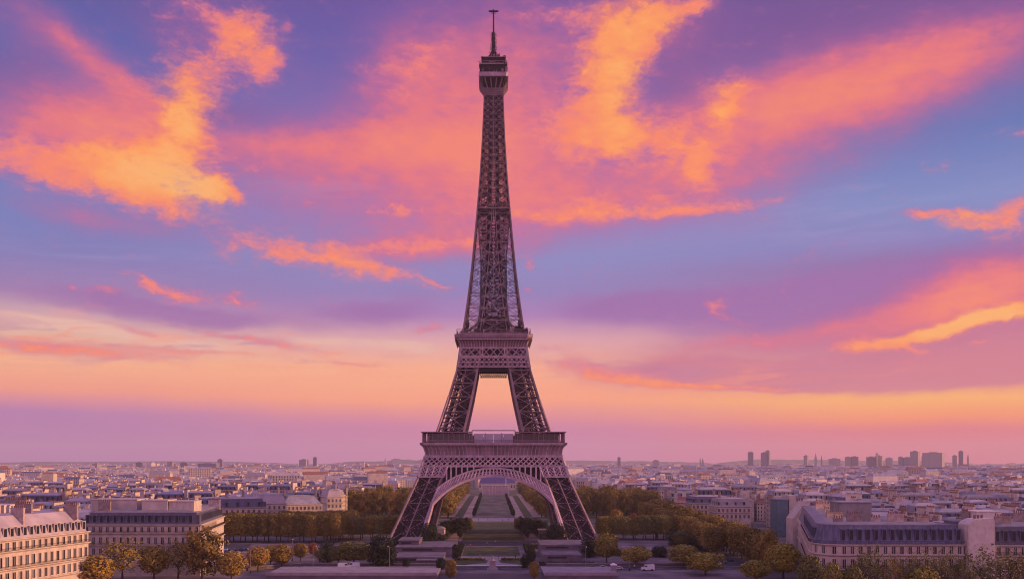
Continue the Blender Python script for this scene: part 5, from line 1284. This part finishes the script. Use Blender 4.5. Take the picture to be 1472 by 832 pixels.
def low_wall(label, pts, h, t, capm=PALE, name='parapet_wall'):
    T = thing(name, label, 'wall', (pts[0][0], pts[0][1], 0)); o = Vector((pts[0][0], pts[0][1], 0)); m = MB(); c = MB()
    for a, b in zip(pts, pts[1:]):
        a, b = Vector((a[0], a[1], 0)) - o, Vector((b[0], b[1], 0)) - o; m.bar(a + Vector((0, 0, h / 2)), b + Vector((0, 0, h / 2)), t, 0, h); c.bar(a + Vector((0, 0, h + .12)), b + Vector((0, 0, h + .12)), t + .3, 0, .24)
    m.build('wall', TERR, T); c.build('coping', capm, T); return T
low_wall('long pale stone parapet along the quay left of the centre', [(-92, 398.5), (-24, 398.5)], 1.1, .6)
low_wall('long pale stone parapet along the quay right of the centre', [(22, 398.5), (88, 398.5)], 1.1, .6)
low_wall('slanting parapet with sunlit edge at the lower left', [(-100, 380), (-86, 392), (-78, 398)], 1.3, .8)
low_wall('low balustrade across the garden axis', [(-17, 392), (14, 392)], .8, .4, WHITE, 'balustrade')
low_wall('low pale wall behind the quay trees left', [(-128, 440), (-64, 470)], 1.0, .8)
low_wall('low pale wall behind the olive trees right', [(58, 448), (96, 425)], 1.0, .8)
def platform(label, x0, x1, y0, y1, h):
    T = thing('embankment', label, 'embankment', ((x0 + x1) / 2, (y0 + y1) / 2, 0)); w, d = (x1 - x0) / 2, (y1 - y0) / 2
    m = MB(); m.box(-w, w, -d, d, 0, h); m.build('wall', TERR, T); m = MB(); m.box(-w - .25, w + .25, -d - .25, d + .25, h, h + .3); m.box(-w, w, -d, -d + .4, h + .3, h + 1.1); m.build('coping', PALE, T); return T
platform('raised pale stone embankment left of the basin', -84, -21, 352, 379, 1.6); platform('raised pale stone embankment right of the basin', 19, 46, 352, 379, 1.6)
def monument():
    T = thing('monument', 'small white pedestal monument on the garden axis', 'monument', (-.4, 386, 0)); m = MB(); m.box(-2.2, 2.2, -2.2, 2.2, 0, .5); m.box(-1.6, 1.6, -1.6, 1.6, .5, 1.0); m.build('base', PALE, T)
    m = MB(); m.hull([(-1.3, -1.3, 1), (1.3, -1.3, 1), (1.3, 1.3, 1), (-1.3, 1.3, 1)], [(-1.05, -1.05, 3.3), (1.05, -1.05, 3.3), (1.05, 1.05, 3.3), (-1.05, 1.05, 3.3)]); m.box(-1.4, 1.4, -1.4, 1.4, 3.3, 3.6); m.build('pedestal', PALE, T)
    m = MB(); m.lathe([(.9, 3.6), (.7, 4.0), (.35, 4.3), (.3, 4.8), (.45, 5.1), (.25, 5.5), (0, 5.6)], n=12); m.build('finial', PALE, T); return T
monument()
def pylon(label, x, y, w, h):
    T = thing('stone_pylon', label, 'pylon', (x, y, 0)); m = MB(); m.box(-w / 2, w / 2, -w / 2, w / 2, 0, h); m.build('shaft', PALE, T); m = MB(); m.box(-w / 2 - .2, w / 2 + .2, -w / 2 - .2, w / 2 + .2, h, h + .35); m.hull([(-w / 2, -w / 2, h + .35), (w / 2, -w / 2, h + .35), (w / 2, w / 2, h + .35), (-w / 2, w / 2, h + .35)], [(-.2, -.2, h + .8), (.2, -.2, h + .8), (.2, .2, h + .8), (-.2, .2, h + .8)]); m.build('cap', WHITE, T)
pylon('white square pylon at the right end of the embankment', pxy(882, 366), 366, 2.0, 3.9)
pylon('pale column standing before the dark avenue trees', pxy(944, 540), 540, 1.5, 12.0)
T = thing('ticket_kiosk', 'pink stone kiosk lit by the sun under the left leg', 'kiosk', (-31, 548, 0)); m = MB(); m.box(-3, 3, -6, 6, 0, 5.2); m.build('wall', PLASTER, T); m = MB(); m.hull([(-3.4, -6.4, 5.2), (3.4, -6.4, 5.2), (3.4, 6.4, 5.2), (-3.4, 6.4, 5.2)], [(-1, -4, 6.4), (1, -4, 6.4), (1, 4, 6.4), (-1, 4, 6.4)]); m.build('roof', ZINC, T); m = MB(); m.box(-1, 1, -6.08, -5.9, 0, 3); m.build('door', TERRD, T)
T = thing('ticket_kiosk', 'grey stone kiosk under the right leg', 'kiosk', (31, 552, 0)); m = MB(); m.box(-5, 5, -4, 4, 0, 4.2); m.build('wall', TERR, T); m = MB(); m.box(-5.5, 5.5, -4.5, 4.5, 4.2, 4.7); m.build('roof', PALE, T); m = MB(); m.box(-1, 1, -4.08, -3.9, 0, 2.8); m.build('door', TERRD, T)

TOP = tree_proto(leaf_cloud(round_in(1.7, 2.4, 2.9, 71, .08), ((-2, -2, .3), (2, 2, 5.6)), 700, .45, 72), trunk_mb(1.2, .15, .8, 4, 73), LF_DARK, name='topiary')
for i in range(26):
    for s in (-1, 1): dup(TOP, (s * 15.6, 760 + i * 17, 0), i, tr.uniform(.85, 1.1), f'small clipped yew lining the long lawn, {"left" if s < 0 else "right"} row', f'clipped yews along the long lawn {"left" if s < 0 else "right"}')
for i in range(9):
    for s in (-1, 1): dup(TOP, (s * 19.2, 545 + i * 17, 0), i, tr.uniform(.8, 1.0), f'small clipped yew beside the lawn under the arch, {"left" if s < 0 else "right"} row', f'clipped yews beside the arch lawn {"left" if s < 0 else "right"}')
remove(TOP)
def hedge(x0, x1, y0, y1, h, label, lf=LF_DARK):
    w, d = (x1 - x0) / 2, (y1 - y0) / 2; T = thing('clipped_hedge', label, 'hedge', ((x0 + x1) / 2, (y0 + y1) / 2, 0))
    f = lambda p: max(abs(p[0]) / w, abs(p[1]) / d, abs(p[2] - h / 2) / (h / 2))
    leaf_cloud(f, ((-w, -d, 0), (w, d, h)), int(900 + w * d * 6), .55, int(w * 10 + d), shell=.8).build('foliage', lf, T)
    m = MB(); m.box(-w + .5, w - .5, -d + .5, d - .5, 0, h - .5); m.build('inner_branches', BARK, T)
for s, nm in ((-1, 'left'), (1, 'right')):
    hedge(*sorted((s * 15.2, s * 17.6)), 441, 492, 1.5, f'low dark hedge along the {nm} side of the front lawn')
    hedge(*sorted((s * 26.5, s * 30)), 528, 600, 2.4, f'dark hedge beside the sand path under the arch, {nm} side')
    hedge(*sorted((s * 48, s * 60)), 440, 446, 3.2, f'dark hedge at the outer end of the {nm} stone pavilion', LF_GREEN)
    hedge(*sorted((s * 19, s * 42)), 399.5, 402.5, 1.6, f'low hedge along the foot of the {nm} stone pavilion')
    hedge(*sorted((s * 18, s * 45)), 476, 480, 2.8, f'dark hedge behind the {nm} stone pavilion', LF_GREEN)
    hedge(*sorted((s * 3.4, s * 16)), 421, 423, 1.1, f'thin hedge edging the cross path, {nm} of the monument', LF_GREEN)
def lamp_proto(h):
    T = thing('street_lamp', 'x', 'street lamp'); m = MB(); m.lathe([(.35, 0), (.35, .5), (.2, .8), (.14, 1.2)], n=10); m.build('base', IRON_D, T); m = MB(); m.tube([(0, 0, 1.0), (0, 0, h)], [.13, .09], 8); m.build('pole', IRON, T)
    m = MB(); m.tube([(0, 0, h), (.5, 0, h + .5), (1.3, 0, h + .6)], [.07, .06, .05], 6); m.build('arm', IRON, T); m = MB(); m.lathe([(.08, .12), (.34, 0), (.3, -.28), (0, -.34)], (1.35, 0, h + .55), 10); m.build('lamp_head', GLASSP, T); return T
LP = lamp_proto(9.0)
for x, y, lab in [(450, 818, 'street lamp rising beside the short golden tree row'), (360, 823, 'street lamp near the slanting parapet at lower left'), (560, 819, 'street lamp in front of the left stone pavilion'), (842, 819, 'street lamp at the corner of the right stone pavilion'), (905, 820, 'street lamp below the wide olive clipped tree'), (1036, 800, 'street lamp at the avenue entrance on the right'), (1072, 812, 'street lamp by the queue of cars on the avenue'), (420, 806, 'street lamp behind the golden ball trees')]:
    p = px(x, y); dup(LP, (p.x, p.y, 0), tr.uniform(0, 6.28), None, lab)
remove(LP)

# ------------------------------------------------------------------ vehicles
def car_paint(name, c):
    m = bpy.data.materials.new(name); m.use_nodes = True; N = NT(m.node_tree); b = N.n['Principled BSDF']
    f = N.noise(N.n.new('ShaderNodeTexCoord').outputs['Object'], 3, 3); N.put(b.inputs['Base Color'], N.mix(f, c + (1,), tuple(v * .8 for v in c) + (1,))); b.inputs['Roughness'].default_value = .35; b.inputs['Coat Weight'].default_value = .5; return m
PAINT = [car_paint('car_paint_' + n, c) for n, c in (('white', (.7, .7, .7)), ('black', (.02, .02, .025)), ('grey', (.22, .22, .24)), ('blue', (.05, .08, .2)), ('silver', (.45, .45, .47)))]
RUB = mat('tyre_rubber', (.02, .02, .02), .9, .2, 4); LIGHTM = mat('lamp_lens', (.6, .55, .5), .2, .1, 2)
def car_proto(kind, paint):
    T = thing('parked_car' if kind == 'car' else 'delivery_van', 'x', 'car' if kind == 'car' else 'van'); w = .88 if kind == 'car' else 1.0
    prof = [(-2.1, .35), (-2.15, .75), (-1.9, .98), (-1.2, 1.02), (1.35, 1.0), (2.0, .86), (2.15, .6), (2.1, .35)] if kind == 'car' else [(-2.6, .4), (-2.65, 1.0), (-2.6, 2.35), (1.1, 2.4), (1.75, 1.45), (2.5, 1.15), (2.65, .7), (2.6, .4)]
    b = MB(); b.hull([(x, -w, z) for x, z in prof][::-1], [(x, w, z) for x, z in prof][::-1])
    if kind == 'car':
        cab = [(-1.75, .98), (-1.2, 1.44), (.25, 1.46), (1.05, 1.0)]; b.hull([(x, -w * .82, z) for x, z in cab][::-1], [(x, w * .82, z) for x, z in cab][::-1])
    b.build('body', paint, T); g = MB()
    if kind == 'car':
        for s in (-1, 1): g.hull([(-1.5, s * w * .83, 1.04), (.8, s * w * .83, 1.04), (.2, s * w * .83, 1.38), (-1.1, s * w * .83, 1.38)], [(-1.5, s * w * .85, 1.04), (.8, s * w * .85, 1.04), (.2, s * w * .85, 1.38), (-1.1, s * w * .85, 1.38)])
        g.face([(1.02, -.62, 1.05), (1.02, .62, 1.05), (.32, .58, 1.45), (.32, -.58, 1.45)]); g.face([(-1.74, .62, 1.03), (-1.74, -.62, 1.03), (-1.26, -.58, 1.42), (-1.26, .58, 1.42)])
    else:
        g.face([(1.72, -.85, 1.52), (1.72, .85, 1.52), (1.2, .8, 2.28), (1.2, -.8, 2.28)])
        for s in (-1, 1): g.hull([(.3, s * 1.005, 1.45), (1.5, s * 1.005, 1.45), (1.05, s * 1.005, 2.1), (.3, s * 1.005, 2.1)], [(.3, s * 1.02, 1.45), (1.5, s * 1.02, 1.45), (1.05, s * 1.02, 2.1), (.3, s * 1.02, 2.1)])
    g.build('window_glass', GLASS, T)
    if ('wheel', kind) not in CHIM:
        q = MB(); n = 14; R = .34 if kind == 'car' else .38; ring = [(R * math.cos(2 * math.pi * i / n), R * math.sin(2 * math.pi * i / n)) for i in range(n)]; q.hull([(x, -.12, z) for x, z in ring], [(x, .12, z) for x, z in ring]); CHIM['wheel', kind] = q.mesh('wheel', RUB)
    for x in (-1.3, 1.3) if kind == 'car' else (-1.6, 1.6):
        for s in (-1, 1): link('wheel', CHIM['wheel', kind], T, (x, s * (w - .08), .35))
    for s in (-1, 1): q = MB(); xx = 2.08 if kind == 'car' else 2.6; q.box(xx - .02, xx + .06, s * .6 - .15, s * .6 + .15, .62, .78); q.build('headlight', LIGHTM, T)
    return T
CARS = [car_proto('car', p) for p in PAINT]; VAN = car_proto('van', PAINT[0])
p = px(495, 817); dup(VAN, (p.x, p.y, .06), .1, None, 'white van parked under the wide yellow green clipped tree, the left one')
p = px(508, 816); dup(VAN, (p.x, p.y, .06), math.pi, None, 'white van with long roof right of the other white van')
p = px(931, 819.5); dup(VAN, (p.x, p.y, .06), math.pi, None, 'white van on the quay road below the two olive trees')
p = px(852, 818); dup(CARS[1], (p.x, p.y, .06), .05, None, 'black car on the quay road below the right pavilion')
p = px(868, 817.5); dup(CARS[0], (p.x, p.y, .06), .05, None, 'white car on the quay road right of the black car')
p = px(888, 818.5); dup(CARS[4], (p.x, p.y, .06), math.pi, None, 'silver car on the quay road left of the white van')
p = px(440, 819); dup(CARS[2], (p.x, p.y, .06), .0, None, 'grey car on the quay road below the golden ball trees')
p = px(540, 817); dup(CARS[1], (p.x, p.y, .06), .0, None, 'black car before the big dark evergreen')
for i in range(18):
    y = 402 + i * 7.5 + tr.uniform(-1.5, 1.5); x = 94.5 + (i % 3) * 4.2 + (y - 400) * .04
    dup(CARS[tr.randrange(5)], (x, y, .06), math.pi / 2 + .03, None, 'car queuing on the right hand avenue beside the long tree row', 'cars on the right hand avenue')
for i in range(14):
    dup(CARS[tr.randrange(5)], (-141 + (i % 7) * 3.4 + tr.uniform(-.3, .3), 452 + (i // 7) * 16 + tr.uniform(-2, 2), .06), math.pi / 2, None, 'car parked under the trees left of the golden quay row', 'cars parked under the left trees')
for i in range(12):
    s = 1 if i < 6 else -1
    dup(CARS[tr.randrange(5)], (s * (70 + (i % 6) * 4.6), 476 - (i % 6) * 2.6, .06), math.pi / 2, None, f'car parked in the open yard {"right" if s > 0 else "left"} of the tower', f'cars in the yard {"right" if s > 0 else "left"} of the tower')
for c in CARS + [VAN]: remove(c)

# ------------------------------------------------------------------ people, one continuous body each
def person_mesh(seed):
    r = random.Random(seed); st = r.uniform(.12, .3)
    J = [((0, 0, .95), .17), ((0, 0, 1.2), .16), ((0, 0, 1.42), .17), ((0, 0, 1.54), .06), ((0, .02, 1.66), .105), ((0, .01, 1.76), .075),
         ((.1, 0, .9), .11), ((.11, st, .5), .075), ((.11, st * .9, .08), .05), ((.11, st * .9 + .16, .03), .04), ((-.1, 0, .9), .11), ((-.11, -st * .5, .48), .075), ((-.11, -st, .1), .05), ((-.11, -st + .15, .03), .04),
         ((.2, 0, 1.4), .07), ((.25, -st * .4, 1.14), .05), ((.25, .05, .88), .04), ((.25, .08, .8), .03), ((-.2, 0, 1.4), .07), ((-.25, st * .4, 1.14), .05), ((-.25, .1, .9), .04), ((-.25, .13, .82), .03)]
    E = [(0, 1), (1, 2), (2, 3), (3, 4), (4, 5), (0, 6), (6, 7), (7, 8), (8, 9), (0, 10), (10, 11), (11, 12), (12, 13), (2, 14), (14, 15), (15, 16), (16, 17), (2, 18), (18, 19), (19, 20), (20, 21)]
    me = bpy.data.meshes.new('person_skeleton'); me.from_pydata([p for p, _ in J], E, []); o = bpy.data.objects.new('person_skeleton', me); COL.objects.link(o)
    o.modifiers.new('skin', 'SKIN'); o.modifiers.new('sub', 'SUBSURF').levels = 1
    for v, (p, rr) in zip(me.skin_vertices[0].data, J): v.radius = (rr, rr)
    me.skin_vertices[0].data[0].use_root = True
    ev = o.evaluated_get(bpy.context.evaluated_depsgraph_get()); res = bpy.data.meshes.new_from_object(ev); bpy.data.objects.remove(o)
    res.materials.clear()
    for m in (MAT['coat_' + str(seed % 3)], MAT['trousers'], MAT['skin'], MAT['hair']): res.materials.append(m)
    for p in res.polygons:
        z = p.center.z; p.material_index = 3 if z > 1.7 else 2 if z > 1.53 or z < .86 and abs(p.center.x) > .2 else 0 if z > .88 else 1; p.use_smooth = True
    return res
mat('coat_0', (.05, .05, .08), .9, .2, 3); mat('coat_1', (.30, .08, .07), .9, .2, 3); mat('coat_2', (.45, .42, .38), .9, .2, 3); mat('trousers', (.03, .03, .045), .9, .2, 3); mat('skin', (.45, .27, .19), .6, .1, 3); mat('hair', (.03, .02, .015), .8, .2, 3)
PM = [person_mesh(i) for i in range(3)]
for i, (x, y) in enumerate([(418, 818), (424, 819), (442, 812), (862, 813), (874, 814), (880, 812), (893, 813), (902, 812), (694, 806), (726, 805), (716, 803), (700, 783), (742, 782), (676, 786), (912, 817), (580, 818), (688, 748), (701, 747), (722, 749), (731, 748), (662, 780), (664, 781), (735, 780), (712, 781), (650, 783), (768, 783), (690, 802), (741, 802), (756, 779), (640, 780)]):
    p = px(x, y); o = link('person', PM[i % 3], None, (p.x, p.y, .06), tr.uniform(0, 6.28)); c = ('dark navy', 'dull red', 'pale beige')[i % 3]
    g = 'left quay' if x < 600 else ('right quay' if x > 800 else 'garden axis'); tag(o, f'tiny person in a {c} coat walking on the {g}', 'person', f'people in {c} coats on the {g}')

# ------------------------------------------------------------------ haze
HZ = bpy.data.materials.new('air_haze'); HZ.use_nodes = True; N = NT(HZ.node_tree); N.n.clear()
vol = N.n.new('ShaderNodeVolumePrincipled'); vol.inputs['Color'].default_value = (.93, .90, .96, 1); vol.inputs['Density'].default_value = 5.8e-5; vol.inputs['Anisotropy'].default_value = .1
N.l.new(vol.outputs[0], N.n.new('ShaderNodeOutputMaterial').inputs['Volume'])
b = MB(); b.box(-9500, 9500, -1000, 14500, -1, 322); tag(b.build('haze', HZ), kind='stuff')
